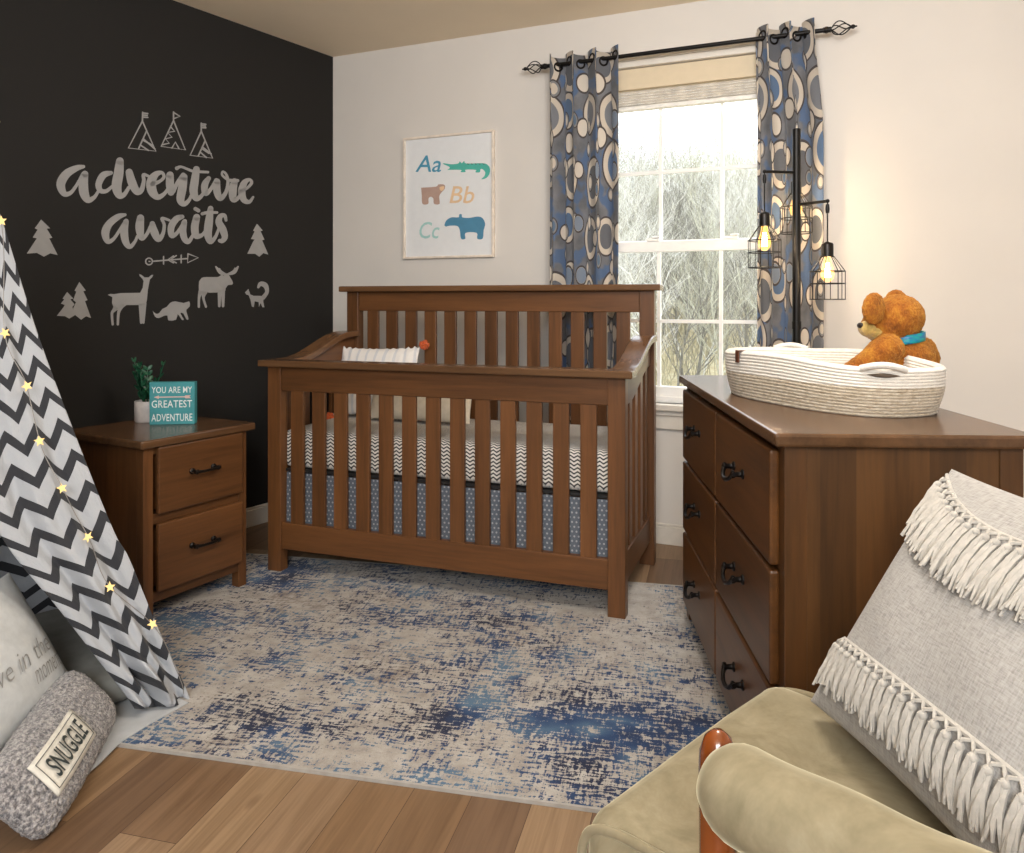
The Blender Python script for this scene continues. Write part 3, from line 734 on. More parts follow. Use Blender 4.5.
# soft pillows ------------------------------------------------------
def pillow_fn(a, b, t, pinch=.07, pw=2.4, q=.55):
    def S(u, v, side=1):
        e = (1 - abs(u) ** pw) * (1 - abs(v) ** pw)
        x = a * u * (1 - pinch * (1 - v * v)); y = b * v * (1 - pinch * (1 - u * u))
        return Vector((x, y, side * t * max(0, e) ** q))
    return S
def pillow_mesh(S, n=34, wr=None):
    m = M()
    for side in (1, -1):
        def fn(a, b):
            u, v = math.sin((a - .5) * PI), math.sin((b - .5) * PI)
            p = S(u, v, side)
            if wr: p = p + wr(u, v, side)
            return p
        g = M().grid(fn, n, n)
        if side == -1: g.f = [f[::-1] for f in g.f]
        m.add(g.v, g.f, True)
    return m
white_f = plain('white_ruched_cotton', '#e0dcd8', .92, 0, .04, 60, .3, .2)
stripe = NT('white_grey_striped_cotton'); s_ = stripe.sep(stripe.coord('Object'))
ph = stripe.math('FRACT', stripe.math('MULTIPLY', stripe.math('ADD', s_[0], stripe.math('MULTIPLY', stripe.noise(stripe.coord('Object'), 12, 2), .02)), 22.0))
stripe.col(stripe.mix(stripe.math('LESS_THAN', ph, .28), '#e3dfdb', '#cdced2')); stripe.set(Roughness=.93, Sheen_Weight=.2)
orange = plain('orange_yarn', '#c9581a', .95, 0, .2, 160, .8, .3)
CR = crib.matrix_basis if False else (Matrix.Translation(crib.location) @ Matrix.Rotation(.0699, 4, 'Z'))
def crib_pillow(name, label, cx, cy, cz, tilt, yaw, roll):
    e = thing(name, label, 'pillow', CR @ Vector((cx, cy, cz)))
    e.rotation_euler = Euler((PI / 2 - tilt, roll, .0699 + yaw), 'XYZ'); return e
p1 = crib_pillow('pillow', 'white striped pillow with orange pompom corners leaning in the crib', .235, CD - .125, .742, .32, .10, 0)
p1.rotation_euler = (PI / 2 - .30, -.015, .0699 + .10)
S = pillow_fn(.195, .160, .05, .06)
pillow_mesh(S, 36, lambda u, v, s: Vector((0, .006 * math.sin(u * 38) * (abs(v) > .8), .003 * math.sin(u * 30 + v * 4) * s))).build('cushion', stripe.m, p1, weld=True)
def pompom(parent, c, r, matl, seed):
    rn_ = random.Random(seed); m = M().ball(c, r * .8, None, 14, 10)
    for k in range(150):
        z = rn_.uniform(-1, 1); a = rn_.uniform(0, 2 * PI); q = math.sqrt(1 - z * z); dv = Vector((q * math.cos(a), q * math.sin(a), z))
        m.tube([Vector(c) + dv * r * .6, Vector(c) + dv * r * 1.05], [.0028, .0016], 4, caps=True)
    return m.build('pompom', matl, parent)
for i, (sx, sy) in enumerate(((-1, 1), (1, 1), (-1, -1), (1, -1))): pompom(p1, (sx * .213, sy * .170, 0), .023, orange, i)
cream = plain('cream_canvas', '#d9cfbd', .92, 0, .04, 40, .2)
p2 = crib_pillow('pillow', 'plain cream pillow with a gold star lying in front of the striped pillow', .50, CD - .20, .70, .45, 0, 0)
p2.rotation_euler = (PI / 2 - .35, 0, .0699 - .02)
S2 = pillow_fn(.245, .118, .05, .03)
pillow_mesh(S2, 30).build('cushion', cream, p2, weld=True)
gold = plain('gold_ink', '#a8842c', .5, .3)
m = M(); st = []
for k in range(10):
    r = .026 if k % 2 == 0 else .011; a = PI / 2 + k * PI / 5; st.append((-.135 + r * math.cos(a), -.05 + r * math.sin(a)))
top = [S2(x / .243, y / .115, 1) + Vector((0, 0, .004)) for x, y in st]; c0 = S2(-.135 / .243, -.05 / .115, 1) + Vector((0, 0, .0045))
m.add(top + [c0], [(i, (i + 1) % 10, 10) for i in range(10)]); m.build('star_print', gold, p2)

# ------------------------------------------------------------------ nightstand
NW, ND, NH = .4411, .4414, .635
nst = thing('nightstand', 'two-drawer dark walnut nightstand against the dark wall', 'nightstand', (-2.2088, 1.924, 0), math.radians(83.734))
box(-.025, NW + .025, -.025, ND + .01, NH - .028, NH).build('top', top_x, nst, bevel=.006)
for x, y in ((0, 0), (NW - .038, 0), (0, ND - .038), (NW - .038, ND - .038)):
    box(x, x + .038, y, y + .038, 0, NH - .028).build('leg', wood_z, nst, bevel=.002)
for x in (.004, NW - .016):
    box(x, x + .012, .036, ND - .036, .075, NH - .028).build('side_panel', wood_z, nst)
box(.036, NW - .036, ND - .016, ND - .004, .075, NH - .028).build('back_panel', wood_x, nst)
box(.036, NW - .036, .003, .03, .068, .104).build('bottom_rail', wood_x, nst, bevel=.002)
box(.036, NW - .036, .004, .03, .338, .374).build('middle_rail', wood_x, nst)
box(.036, NW - .036, .004, .03, .58, NH - .028).build('top_rail', wood_x, nst)
box(.036, NW - .036, .03, ND - .02, .07, .085).build('bottom_panel', wood_x, nst)
def bar_pull(parent, x, z, w, y0):
    m = M()
    for s in (-1, 1):
        m.lathe([(.011, 0), (.011, .004), (.006, .008), (.006, .024), (.009, .03), (0, .034)], 12, frame((x + s * w / 2, y0, z), (1, 0, 0), (0, 0, 1), (0, -1, 0)))
    m.tube([(x - w / 2 - .008, y0 - .026, z), (x - w / 2, y0 - .027, z), (x - w * .2, y0 - .031, z - .002), (x + w * .2, y0 - .031, z - .002), (x + w / 2, y0 - .027, z), (x + w / 2 + .008, y0 - .026, z)], [.007, .0065, .005, .005, .0065, .007], 10)
    return m.build('handle', bronze, parent)
for z0, z1 in ((.372, .605), (.105, .34)):
    dr = box(.046, NW - .030, -.018, .001, z0, z1).box(.06, NW - .05, .001, ND - .03, z0 + .01, z1 - .03).build('drawer', wood_x, nst, bevel=.006)
    bar_pull(dr, NW / 2 + .005, (z0 + z1) / 2 + .01, .092, -.018)

# block sign and potted plant on the nightstand
sp = at_z(172, 424.5, NH); sx = cw(1, .12).normalized(); sgn = thing('block_sign', 'teal block sign with white words leaning by the plant on the nightstand', 'sign', (sp.x, sp.y, NH), math.atan2(sx.y, sx.x))
SW, SH = .166, .162
teal = plain('teal_paint', '#3f9096', .6, 0, .06, 18)
bd = box(-SW / 2, SW / 2, 0, .036, 0, SH).build('board', teal, sgn, bevel=.002)
sw_m = plain('sign_white', '#dfe6e4', .7)
def sign_text(body, z, h, w):
    vs, fs, bb = text_verts(body, 0, 1.05); m = M()
    m.add([Vector(((p.x - bb[0]) / (bb[1] - bb[0]) * w - w / 2, -.0012, z + (p.y - bb[2]) / (bb[3] - bb[2]) * h)) for p in vs], fs)
    m.build('lettering', sw_m, bd)
sign_text('YOU ARE MY', .121, .024, .148); sign_text('GREATEST', .065, .028, .148); sign_text('ADVENTURE', .013, .028, .150)
M().add([(-.055, -.0012, .1035), (.06, -.0012, .1035), (.06, -.0012, .1075), (-.055, -.0012, .1075)], [(0, 1, 2, 3)]).add([(-.066, -.0013, .1055), (-.048, -.0013, .112), (-.048, -.0013, .099)], [(0, 1, 2)]).add([(.05, -.0013, .111), (.07, -.0013, .111), (.064, -.0013, .1055), (.07, -.0013, .1), (.05, -.0013, .1), (.044, -.0013, .1055)], [(0, 1, 2, 3, 4, 5)]).build('arrow', plain('arrow_pink', '#d8b6ae', .7), bd)
pp = cw(-1.437, 3.075); pot = thing('potted_plant', 'small green plant in a white cylinder pot behind the teal sign', 'potted plant', (pp.x, pp.y, NH))
M().lathe([(.0, 0), (.044, 0), (.047, .004), (.048, .078), (.046, .081), (.043, .080), (.042, .066), (0, .066)], 32).build('pot', plain('white_ceramic', '#d8d0cb', .4), pot)
M().lathe([(0, .0665), (.030, .069), (.0415, .0655)], 20).build('soil', plain('soil', '#2b2119', .95, 0, .2, 90, .6), pot)
leafm = plain('zz_leaf', '#1f5138', .35, 0, .2, 25)
rnd = random.Random(3)
for k in range(9):
    a = rnd.uniform(0, 2 * PI); lean = rnd.uniform(.08, .30); L = rnd.uniform(.10, .175)
    if k == 0: a, lean, L = YAW + PI, .22, .18
    if k == 1: a, lean, L = YAW, .30, .17
    dv = Vector((math.cos(a) * math.sin(lean), math.sin(a) * math.sin(lean), math.cos(lean)))
    m = M(); base = Vector((math.cos(a) * .012, math.sin(a) * .012, .064)); pts = [base + dv * (L * i / 6) + Vector((0, 0, -.008 * (i / 6) ** 2)) for i in range(7)]
    m.tube(pts, [.004 - .0004 * i for i in range(7)], 6)
    side = dv.cross(Vector((0, 0, 1))).normalized(); upn = side.cross(dv)
    for i in range(1, 7):
        for s in (-1, 1):
            p = pts[i]; ld = (dv * .75 + side * s * .65 + upn * rnd.uniform(-.35, .35)).normalized(); ll = .036 * (1.1 - .06 * i); wv = ld.cross(upn).normalized() * ll * .27
            n_ = ld.cross(wv).normalized()
            q = [p, p + ld * ll * .35 + wv, p + ld * ll * .75 + wv * .8, p + ld * ll, p + ld * ll * .75 - wv * .8, p + ld * ll * .35 - wv, p + ld * ll * .5 - n_ * .003]
            m.add(q, [(0, 1, 6), (1, 2, 6), (2, 3, 6), (3, 4, 6), (4, 5, 6), (5, 0, 6)], True)
    m.build('stem', leafm, pot)

# ------------------------------------------------------------------ dresser
DL, DD, DH = 1.1771, .4624, .8463
DO = Vector((-.1263, 1.6479, 0)); DR = .3547
drs = thing('dresser', 'six-drawer dark walnut dresser holding the rope basket', 'dresser', DO, DR)
box(-.0243, DD + .0243, -.0243, DL + .0243, DH - .027, DH).build('top', dw_top, drs, bevel=.006)
for x, y in ((0, 0), (DD - .045, 0), (0, DL - .045), (DD - .045, DL - .045)):
    box(x, x + .045, y, y + .045, 0, DH - .027).build('leg', dw_z, drs, bevel=.002)
side_w = NT('glued_board_panel')
side_w = wood('walnut_panel_boards', '#39240f', '#62401f', 2, .42, 1.0, .071)
for y in (.004, DL - .018):
    q = M(); q.box(.043, DD - .043, y, y + .014, .06, DH - .027); q.build('side_panel', side_w, drs)
box(DD - .02, DD - .006, .043, DL - .043, .06, DH - .027).build('back_panel', dw_y, drs)
box(.003, .03, .043, DL - .043, .05, .075).build('bottom_rail', dw_y, drs)
box(.003, .03, .043, DL - .043, .79, DH - .027).build('top_rail', dw_y, drs)
box(.004, .03, DL / 2 - .02, DL / 2 + .02, .06, .8).build('centre_stile', dw_z, drs)
box(.03, DD - .02, .02, DL - .02, .055, .07).build('bottom_panel', dw_y, drs)
for z in (.312, .556): box(.004, .03, .043, DL - .043, z - .012, z + .014).build('middle_rail', dw_y, drs)
def bail_pull(parent, y, z, w, x0):
    m = M()
    for s in (-1, 1):
        m.lathe([(.012, 0), (.012, .003), (.007, .006), (.006, .018), (.0095, .022), (.0095, .027), (0, .031)], 12, frame((x0, y + s * w / 2, z + .006), (0, 1, 0), (0, 0, 1), (-1, 0, 0)))
    m.tube([(x0 - .022, y - w / 2 - .010, z + .008), (x0 - .024, y - w / 2, z + .006), (x0 - .030, y - w * .38, z - .006), (x0 - .034, y - w * .15, z - .013), (x0 - .034, y + w * .15, z - .013), (x0 - .030, y + w * .38, z - .006), (x0 - .024, y + w / 2, z + .006), (x0 - .022, y + w / 2 + .010, z + .008)], [.006, .0065, .005, .0055, .0055, .005, .0065, .006], 10)
    return m.build('handle', bronze, parent)
for y0, y1 in ((.035, DL / 2 - .006), (DL / 2 + .006, DL - .035)):
    for z0, z1 in ((.566, .803), (.321, .556), (.072, .311)):
        dr = box(-.02, .001, y0, y1, z0, z1).box(.001, DD - .06, y0 + .03, y1 - .03, z0 + .012, z1 - .04).build('drawer', dw_y, drs, bevel=.006)
        bail_pull(dr, (y0 + y1) / 2, (z0 + z1) / 2 + .012, .092, -.02)

# ------------------------------------------------------------------ rope basket
BO = Vector((-.0718, 2.1905, DH)); bu = Vector((-.6768, .7362, 0)); bv = Vector((.7362, .6768, 0))
bsk = thing('rope_basket', 'oval white and oatmeal coiled rope basket on the dresser', 'basket', BO, math.atan2(bu.y, bu.x))
BA, BB, BHt = .318, .170, .113
def sup(a, k, e=2.6):
    c, s = math.cos(a), math.sin(a)
    return Vector((BA * k * math.copysign(abs(c) ** (2 / e), c), BB * k * math.copysign(abs(s) ** (2 / e), s), 0))
def rim(a):
    # rim lifts at the two handles (long sides)
    return BHt + .016 * math.exp(-((math.sin(a) - 1) / .12) ** 2) * 0 + .012 * math.exp(-((abs(math.cos(a))) / .45) ** 2) + .006 * math.cos(a) + .008 * max(0, -math.sin(a + .4))*0
rope = NT('cotton_rope'); s_ = rope.sep(rope.coord('Object'))
f = rope.noise(rope.coord('Object', (60, 60, 200)), 1, 3, .7)
tw = rope.noise(rope.coord('Object', (160, 160, 60)), 1, 3, .7)
oat = rope.ramp(f, [(.32, '#a08f78'), (.5, '#c0b29c'), (.7, '#d4cab9')]); wh = rope.ramp(f, [(.3, '#d8d0c4'), (.7, '#e9e4db')])
rope.col(rope.mix(rope.math('GREATER_THAN', s_[2], .068), oat, wh)); rope.set(Roughness=.95, Sheen_Weight=.2); rope.bump(tw, .5, .004)
NC = 15
m = M()
def outer(u, v):
    a = 2 * PI * u; h = rim(a) * v; k = .93 + .07 * math.sin(min(1, v * 1.3) * PI / 2)
    bead = abs(math.sin(PI * NC * v)) * .0022
    p = sup(a, k); n = Vector((p.x / BA ** 2, p.y / BB ** 2, 0)).normalized(); return p + n * bead + Vector((0, 0, .0005 + h))
def innr(u, v):
    a = 2 * PI * u; h = rim(a) * (1 - v) + .012 * v; k = .985 - .06 * v
    p = sup(a, k); n = Vector((p.x / BA ** 2, p.y / BB ** 2, 0)).normalized(); bead = abs(math.sin(PI * NC * (1 - v))) * .002
    return p - n * (.010 + bead) + Vector((0, 0, h))
m.grid(outer, 120, 80, True, True); m.grid(innr, 120, 60, True, True)
m.grid(lambda u, v: outer(u, 1).lerp(innr(u, 0), v) + Vector((0, 0, .005 * math.sin(PI * v))), 120, 4, True, True)
m.grid(lambda u, v: sup(2 * PI * u, .92 * (1 - v)) + Vector((0, 0, .012)), 120, 8, True, True)
m.grid(lambda u, v: sup(2 * PI * u, .93 * v) + Vector((0, 0, .0006)), 120, 2, True, True)
m.build('basket_body', rope.m, bsk)
pad = M().grid(lambda u, v: sup(2 * PI * u, .86 * (1 - v)) + Vector((0, 0, .03 + .035 * (1 - (1 - v) ** 6))), 80, 14, True, True)
pad.grid(lambda u, v: sup(2 * PI * u, .86) + Vector((0, 0, .013 + .017 * v)), 80, 2, True, True)
pad.build('changing_pad', plain('pad_knit', '#c8bca4', .95, 0, .1, 120, .4), bsk)
whrope = plain('white_rope', '#e2dcd2', .95, 0, .05, 150, .4)
slit_shade = plain('handle_opening_shade', '#5d5043', .95)  # dark tone standing for the shade inside the handle openings
def handle(a0, s):
    # handle: a sewn rope arc riding on the rim with a dark tube under it painting the slot's shade
    pts = []
    for i in range(21):
        t_ = i / 20; a = a0 + (t_ - .5) * s; p = sup(a, 1.0); n = Vector((p.x / BA ** 2, p.y / BB ** 2, 0)).normalized()
        pts.append(p + n * (.004 + .006 * math.sin(PI * t_)) + Vector((0, 0, rim(a) + .002 + .010 * math.sin(PI * t_))))
    M().tube(pts, .0075, 10).build('handle', whrope, bsk)
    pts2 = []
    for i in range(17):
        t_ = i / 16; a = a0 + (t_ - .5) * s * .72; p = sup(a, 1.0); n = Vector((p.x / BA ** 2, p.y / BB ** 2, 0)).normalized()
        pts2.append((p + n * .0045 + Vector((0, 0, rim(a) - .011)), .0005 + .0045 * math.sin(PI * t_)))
    M().tube([p for p, r in pts2], [r for p, r in pts2], 8).build('handle_slot_shade', slit_shade, bsk)
BM = Matrix.Translation(BO) @ Matrix.Rotation(math.atan2(bu.y, bu.x), 4, 'Z')
def rim_angle(px, near):
    c0 = (BO - CAMP).dot(FWD); best = (1e9, 0)
    for k in range(1440):
        a = 2 * PI * k / 1440; q = BM @ (sup(a, 1) + Vector((0, 0, .11))); dep = (q - CAMP).dot(FWD); x = CX + FPX * (q - CAMP).dot(RIGHT) / dep
        n = BM.to_3x3() @ Vector((math.cos(a) / BA, math.sin(a) / BB, 0))
        if ((n.dot(CAMP - q) > 0) == near) and abs(x - px) < best[0]: best = (abs(x - px), a)
    return best[1]
handle(rim_angle(884, True), .50)
handle(rim_angle(790, False), .50)
tagm = plain('brown_leather', '#5b321c', .5)
a = at_z(738, 358, DH + .1)

# ------------------------------------------------------------------ teddy bear
bc = at_d(906, 366, 2.02); fur = NT('golden_plush')
f = fur.noise(fur.coord('Object'), 34, 4, .6); f2 = fur.noise(fur.coord('Object', (1, 1, .5)), 240, 3, .7)
fur.col(fur.ramp(fur.math('ADD', fur.math('MULTIPLY', f, .6), fur.math('MULTIPLY', f2, .4)), [(.34, '#6d3606'), (.5, '#99570d'), (.66, '#bd8026')])); fur.set(Roughness=.9, Sheen_Weight=.6, Sheen_Roughness=.4); fur.b.inputs['Sheen Tint'].default_value = lin('#e8b25a'); fur.bump(f2, .9, .006)
bear = thing('teddy_bear', 'golden brown teddy bear with a turquoise neck ribbon sitting in the basket', 'teddy bear', (bc.x, bc.y, DH + .064))
# local frame: x = picture right, y = away, z = up
bear.rotation_euler = (0, 0, YAW)
def B(px, py, d=2.02):
    p = at_d(px, py, d); q = p - bear.location; return Vector((q.dot(RIGHT), q.dot(FWD), q.z))
m = M(); K = 2.02 / FPX
m.ball(B(897, 318, 2.02), (26 * K, 25 * K, 23.5 * K), Euler((0, -.3, 0)).to_matrix())
m.ball(B(884, 326, 2.02), (22 * K, 20 * K, 17 * K))
m.ball(B(906, 360, 2.03), (28 * K, 25 * K, 30 * K))
m.ball(B(906, 378, 2.03), (30 * K, 27 * K, 22 * K))
m.ball(B(906, 340, 2.02), (16 * K, 16 * K, 12 * K))
m.ball(B(873.5, 308.5, 1.97), (13 * K, 7 * K, 16 * K), Euler((0, .15, .35)).to_matrix())
m.ball(B(896, 300, 2.085), (11 * K, 7 * K, 11 * K))
m.tube([B(890, 347, 1.975), B(880, 353, 1.97), B(866, 363, 1.975), B(850, 370, 1.985)], [15 * K, 14 * K, 11 * K, 8 * K], 14); m.ball(B(889, 349, 1.975), 14.5 * K); m.ball(B(850, 370, 1.985), 8 * K)
m.tube([B(924, 347, 2.06), B(929, 358, 2.07), B(927, 372, 2.07)], [11 * K, 11 * K, 9 * K], 12); m.ball(B(924, 348, 2.06), 11 * K); m.ball(B(927, 372, 2.07), 9 * K)
m.tube([B(893, 384, 1.99), B(872, 384, 1.99), B(852, 383, 2.0)], [13 * K, 12 * K, 11 * K], 12); m.ball(B(852, 383, 2.0), (9 * K, 13 * K, 13 * K))
m.tube([B(905, 384, 2.08), B(884, 384, 2.1), B(864, 383, 2.11)], [13 * K, 12 * K, 11 * K], 12); m.ball(B(864, 383, 2.11), (9 * K, 13 * K, 13 * K))
bb = m.build('body', fur.m, bear)
r = bb.modifiers.new('fuse', 'REMESH'); r.mode = 'VOXEL'; r.voxel_size = .0032; r.use_smooth_shade = True
sm = bb.modifiers.new('soft', 'SMOOTH'); sm.iterations = 6; sm.factor = .5
tx = bpy.data.textures.new('fur_clumps', 'CLOUDS'); tx.noise_scale = .006
dp = bb.modifiers.new('fur', 'DISPLACE'); dp.texture = tx; dp.strength = .005; dp.mid_level = .5
muz = plain('pale_muzzle_plush', '#b99a55', .9, 0, .12, 120, .5, .4)
m = M().ball(B(868, 329, 2.01), (9 * K, 12 * K, 8 * K), Euler((0, .5, 0)).to_matrix()); m.ball(B(875, 331, 2.01), (10 * K, 13 * K, 9 * K)); m.build('muzzle', muz, bear)
M().ball(B(860.5, 325.5, 2.01), (3 * K, 5 * K, 3 * K)).build('nose', plain('nose_black', '#221712', .4), bear)
for dpt in (1.973, 2.05): M().ball(B(866.5, 318, dpt), 2.6 * K).build('eye', plain('eye_black', '#120d0a', .2), bear)
rib = NT('turquoise_ribbon'); rib.col(rib.ramp(rib.noise(rib.coord('Object', (1, 1, 3)), 40, 2), [(.4, '#1c78a8'), (.6, '#17a39a')])); rib.set(Roughness=.35)
rc = B(905, 338, 2.02)
def ribf(u, v):
    a = 2 * PI * u; rr = 18.5 * K
    p = Vector((rr * math.cos(a), rr * math.sin(a) * .98, (v - .5) * 9 * K)); p.z -= p.x * -.0 ; p.z += p.x * .16
    return rc + p
g = M().grid(ribf, 40, 3, True, True).build('ribbon', rib.m, bear); sd = g.modifiers.new('t', 'SOLIDIFY'); sd.thickness = .002
# brown tag folded over the basket rim
ta = rim_angle(740, True)
p = sup(ta, 1); n = Vector((p.x / BA ** 2, p.y / BB ** 2, 0)).normalized(); tv = Vector((-n.y, n.x, 0))
M().box(-.011, .011, -.002, .0015, -.026, .006, frame(p + n * .008 + Vector((0, 0, rim(ta))), tv, n, UP)).box(-.011, .011, -.02, .0015, .004, .0065, frame(p + n * .008 + Vector((0, 0, rim(ta))), tv, n, UP)).build('leather_tag', tagm, bsk, bevel=.001, label='brown leather tag')

# ------------------------------------------------------------------ floor lamp
LD = 3.0; lp = cw((796.5 - CX) / FPX * LD, LD)
lamp = thing('floor_lamp', 'black floor lamp with three hanging wire cage bulbs behind the dresser', 'floor lamp', (lp.x, lp.y, 0), YAW)
zt = EYE + (HY - 129.5) / FPX * LD
M().lathe([(0, 0), (.14, 0), (.14, .012), (.10, .02), (.02, .026), (.0, .03)], 36).build('base', iron, lamp)
M().tube([(0, 0, .02), (0, 0, zt)], .0155, 16).ball((0, 0, zt), (.0155, .0155, .004)).tube([(0, 0, 1.0), (0, 0, 1.03)], .018, 16).build('pole', iron, lamp)
bulb_t = NT('amber_bulb_glow'); em = bulb_t.new('ShaderNodeEmission'); em.inputs['Color'].default_value = (1.0, .50, .10, 1); em.inputs['Strength'].default_value = .55
tb = bulb_t.new('ShaderNodeBsdfTransparent'); tb.inputs[0].default_value = (1, .96, .88, 1); ad = bulb_t.new('ShaderNodeAddShader'); bulb_t.l(em.outputs[0], ad.inputs[0]); bulb_t.l(tb.outputs[0], ad.inputs[1]); bulb_t.l(ad.outputs[0], bulb_t.out.inputs[0])
fil_t = NT('filament_glow'); em = fil_t.new('ShaderNodeEmission'); em.inputs['Color'].default_value = (1.0, .77, .50, 1); em.inputs['Strength'].default_value = 140.0; fil_t.l(em.outputs[0], fil_t.out.inputs[0])
def lantern(px, py_arm, px_c, py_sock, dd, nm):
    d0 = LD + dd
    def L(px_, py_): return Vector(((px_ - CX) / FPX * d0 - (796.5 - CX) / FPX * LD, dd, EYE + (HY - py_) / FPX * d0))
    c = L(px_c, py_sock); za = L(px_c, py_arm).z
    arm = M().tube([(0, 0, za), (c.x, c.y, za)], .006, 10).ball((c.x, c.y, za), .0075).build('arm', iron, lamp)
    zc = c.z
    cord = M().tube([(c.x, c.y, za), (c.x, c.y, zc)], .0028, 8).lathe([(0, za - zc - .045), (.006, za - zc - .045), (.008, za - zc - .03), (.006, za - zc - .012), (0, za - zc - .012)], 10, Matrix.Translation(c)).build('cord', iron, lamp)
    M().lathe([(0, .008), (.006, .004), (.018, 0), (.021, -.006), (.021, -.048), (.0, -.048)], 20, Matrix.Translation(c)).build('socket', plain('socket_black', '#191512', .4, .4), lamp)
    R, z1, z2, z3 = .061, zc - .105, zc - .15, zc - .208
    m = M()
    for z, rr in ((zc - .05, .022), (z1, R), (z2, R), (z3, R)):
        m.tube([(c.x + rr * math.cos(a), c.y + rr * math.sin(a), z) for a in [2 * PI * k / 28 for k in range(28)]], .0019, 6, closed=True)
    for k in range(8):
        a = 2 * PI * (k + .3) / 8; e = (math.cos(a), math.sin(a))
        m.tube([(c.x + .022 * e[0], c.y + .022 * e[1], zc - .05), (c.x + R * e[0], c.y + R * e[1], z1), (c.x + R * e[0], c.y + R * e[1], z3)], .0016, 6)
    m.build('wire_cage', iron, lamp)
    bulb_ = M().lathe([(0, -.145), (.010, -.142), (.020, -.132), (.024, -.115), (.021, -.095), (.013, -.07), (.011, -.0485), (0, -.048)], 20, Matrix.Translation(c)).build('bulb', bulb_t.m, lamp)
    fm_ = M()
    for k in range(6):
        a = 2 * PI * k / 6; e0 = (math.cos(a), math.sin(a))
        fm_.tube([(c.x + .004 * e0[0], c.y + .004 * e0[1], zc - .075), (c.x + .010 * e0[0], c.y + .010 * e0[1], zc - .125)], .0014, 6)
    fm_.build('filament', fil_t.m, lamp.children[-1] if False else bulb_)
lantern(0, 171.5, 764.5, 213, -.03, 'a')
lantern(0, 201, 827.5, 243, -.12, 'b')
lantern(0, 160, 796, 181, .115, 'c')

# ------------------------------------------------------------------ teepee
TA, TB, TD_, TE = [Vector((x, y, 0)) for x, y in ((-1.7069, 1.6053), (-2.4568, 1.872), (-1.9736, .8554), (-2.7235, 1.1221))]
TC = (TA + TB + TD_ + TE) / 4; AP_ = Vector((TC.x, TC.y, 1.55))
tp = thing('teepee', 'white and charcoal chevron fabric play teepee beside the nightstand', 'play tent', (TC.x, TC.y, 0))
poleM = wood('pine_pole', '#b08a5a', '#d0ab78', 2, .6)
for f_ in (TA, TB, TD_, TE):
    dv = (AP_ - f_).normalized(); o_ = (f_ - TC) * .0
    dirn = (f_ - TC).normalized() * .045
    M().tube([f_ - TC - dirn + Vector((0, 0, .01)), f_ - TC + dv * ((AP_ - f_).length + .06) - dirn], .0125, 10).build('pole', poleM, tp)
tee = chevron('charcoal_chevron_canvas', '#adb0b5', '#36373b', .150, .092, .052, 'UV')
wv = tee.noise(tee.coord('UV', (1, 1, 1)), 18, 4, .6)
tee.bump(wv, .35, .02)
cvs = tee.m
def uv_grid(name, fn, uvf, nu, nv, matl, parent):
    g = M().grid(fn, nu, nv); ob = g.build(name, matl, parent); ul = ob.data.uv_layers.new(name='UVMap')
    for li, lp_ in enumerate(ob.data.loops):
        i = lp_.vertex_index % (nu + 1); j = lp_.vertex_index // (nu + 1); ul.data[li].uv = uvf(i / nu, j / nv)
    s = ob.modifiers.new('t', 'SOLIDIFY'); s.thickness = .002; s.offset = 0
    return ob
def tri_panel(name, P, Q, inset):
    Tn = AP_
    def fn(u, v):
        a = P.lerp(Q, u); p = a.lerp(Tn, min(v, .985))
        n = (Q - P).cross(Tn - P).normalized(); p = p + n * (.012 * math.sin(u * 3.1 * PI) * (1 - v)) ; p.z = max(p.z, .012)
        return p - TC
    return uv_grid(name, fn, lambda u, v: ((u - .5) * (1 - v) * (P - Q).length, v * 1.7), 30, 40, cvs, tp)
tri_panel('back_panel', TA.lerp(TC, .10).lerp(TB, .03), TB, 0); tri_panel('back_panel', TB, TE, 0); tri_panel('side_panel', TE, TD_, 0)
FN = (TA - TD_).cross(AP_ - TD_).normalized()
if FN.dot(CAMP - TA) < 0: FN = -FN
P0 = TA + FN * .014
def fp(px, py): return on_plane(px, py, P0, FN)
LE = spline([(-28, 142), (-34, 300), (-20, 470), (0, 537), (58, 610), (100, 664), (122, 692), (133, 708)], 10)
RE = spline([(-25, 140), (3, 224), (36, 330), (73, 431), (112, 529), (128, 558), (158, 630), (186, 690), (189, 704)], 10)
def samp(Ls, t):
    x = t * (len(Ls) - 1); i = min(int(x), len(Ls) - 2); k = x - i; return tuple(Ls[i][j] * (1 - k) + Ls[i + 1][j] * k for j in range(2))
def reparam(Ls):
    d = [0]
    for a, b in zip(Ls, Ls[1:]): d.append(d[-1] + math.hypot(b[0] - a[0], b[1] - a[1]))
    return d
dl, drr = reparam(LE), reparam(RE)
def along(Ls, dd_, t):
    s = t * dd_[-1]
    for i in range(len(dd_) - 1):
        if dd_[i + 1] >= s:
            k = (s - dd_[i]) / max(1e-6, dd_[i + 1] - dd_[i]); return (Ls[i][0] * (1 - k) + Ls[i + 1][0] * k, Ls[i][1] * (1 - k) + Ls[i + 1][1] * k)
    return Ls[-1]
def flap(u, v):
    # v = 1 at the apex, u = 0 at the free edge, 1 at the right pole
    a = fp(*along(LE, dl, 1 - v)); b = fp(*along(RE, drr, 1 - v)); p = a.lerp(b, u)
    e = math.sin(PI * u) ; k = (1 - v)
    off = .022 * math.sin(u * 13 + 2.5 * v) * k * (.4 + .6 * e) + .014 * math.sin(u * 27 + v * 9) * k ** 1.5 * e + .02 * e * k + .006 * math.sin(u * 17 - v * 31) * e * k
    if v < .14: off += (.14 - v) / .14 * .016 * math.sin(u * 21 + v * 60) * e
    off += .02 * smooth01((.25 - u) / .25) * k * .6
    p = p + FN * off; p.z = max(p.z, .012 + .004 * math.sin(u * 30)); return p - TC
def flap_uv(u, v):
    return (u * (.20 + .42 * max(0, (1 - (1 - v) * .55))) - .3 * v * .0, v * 1.66)
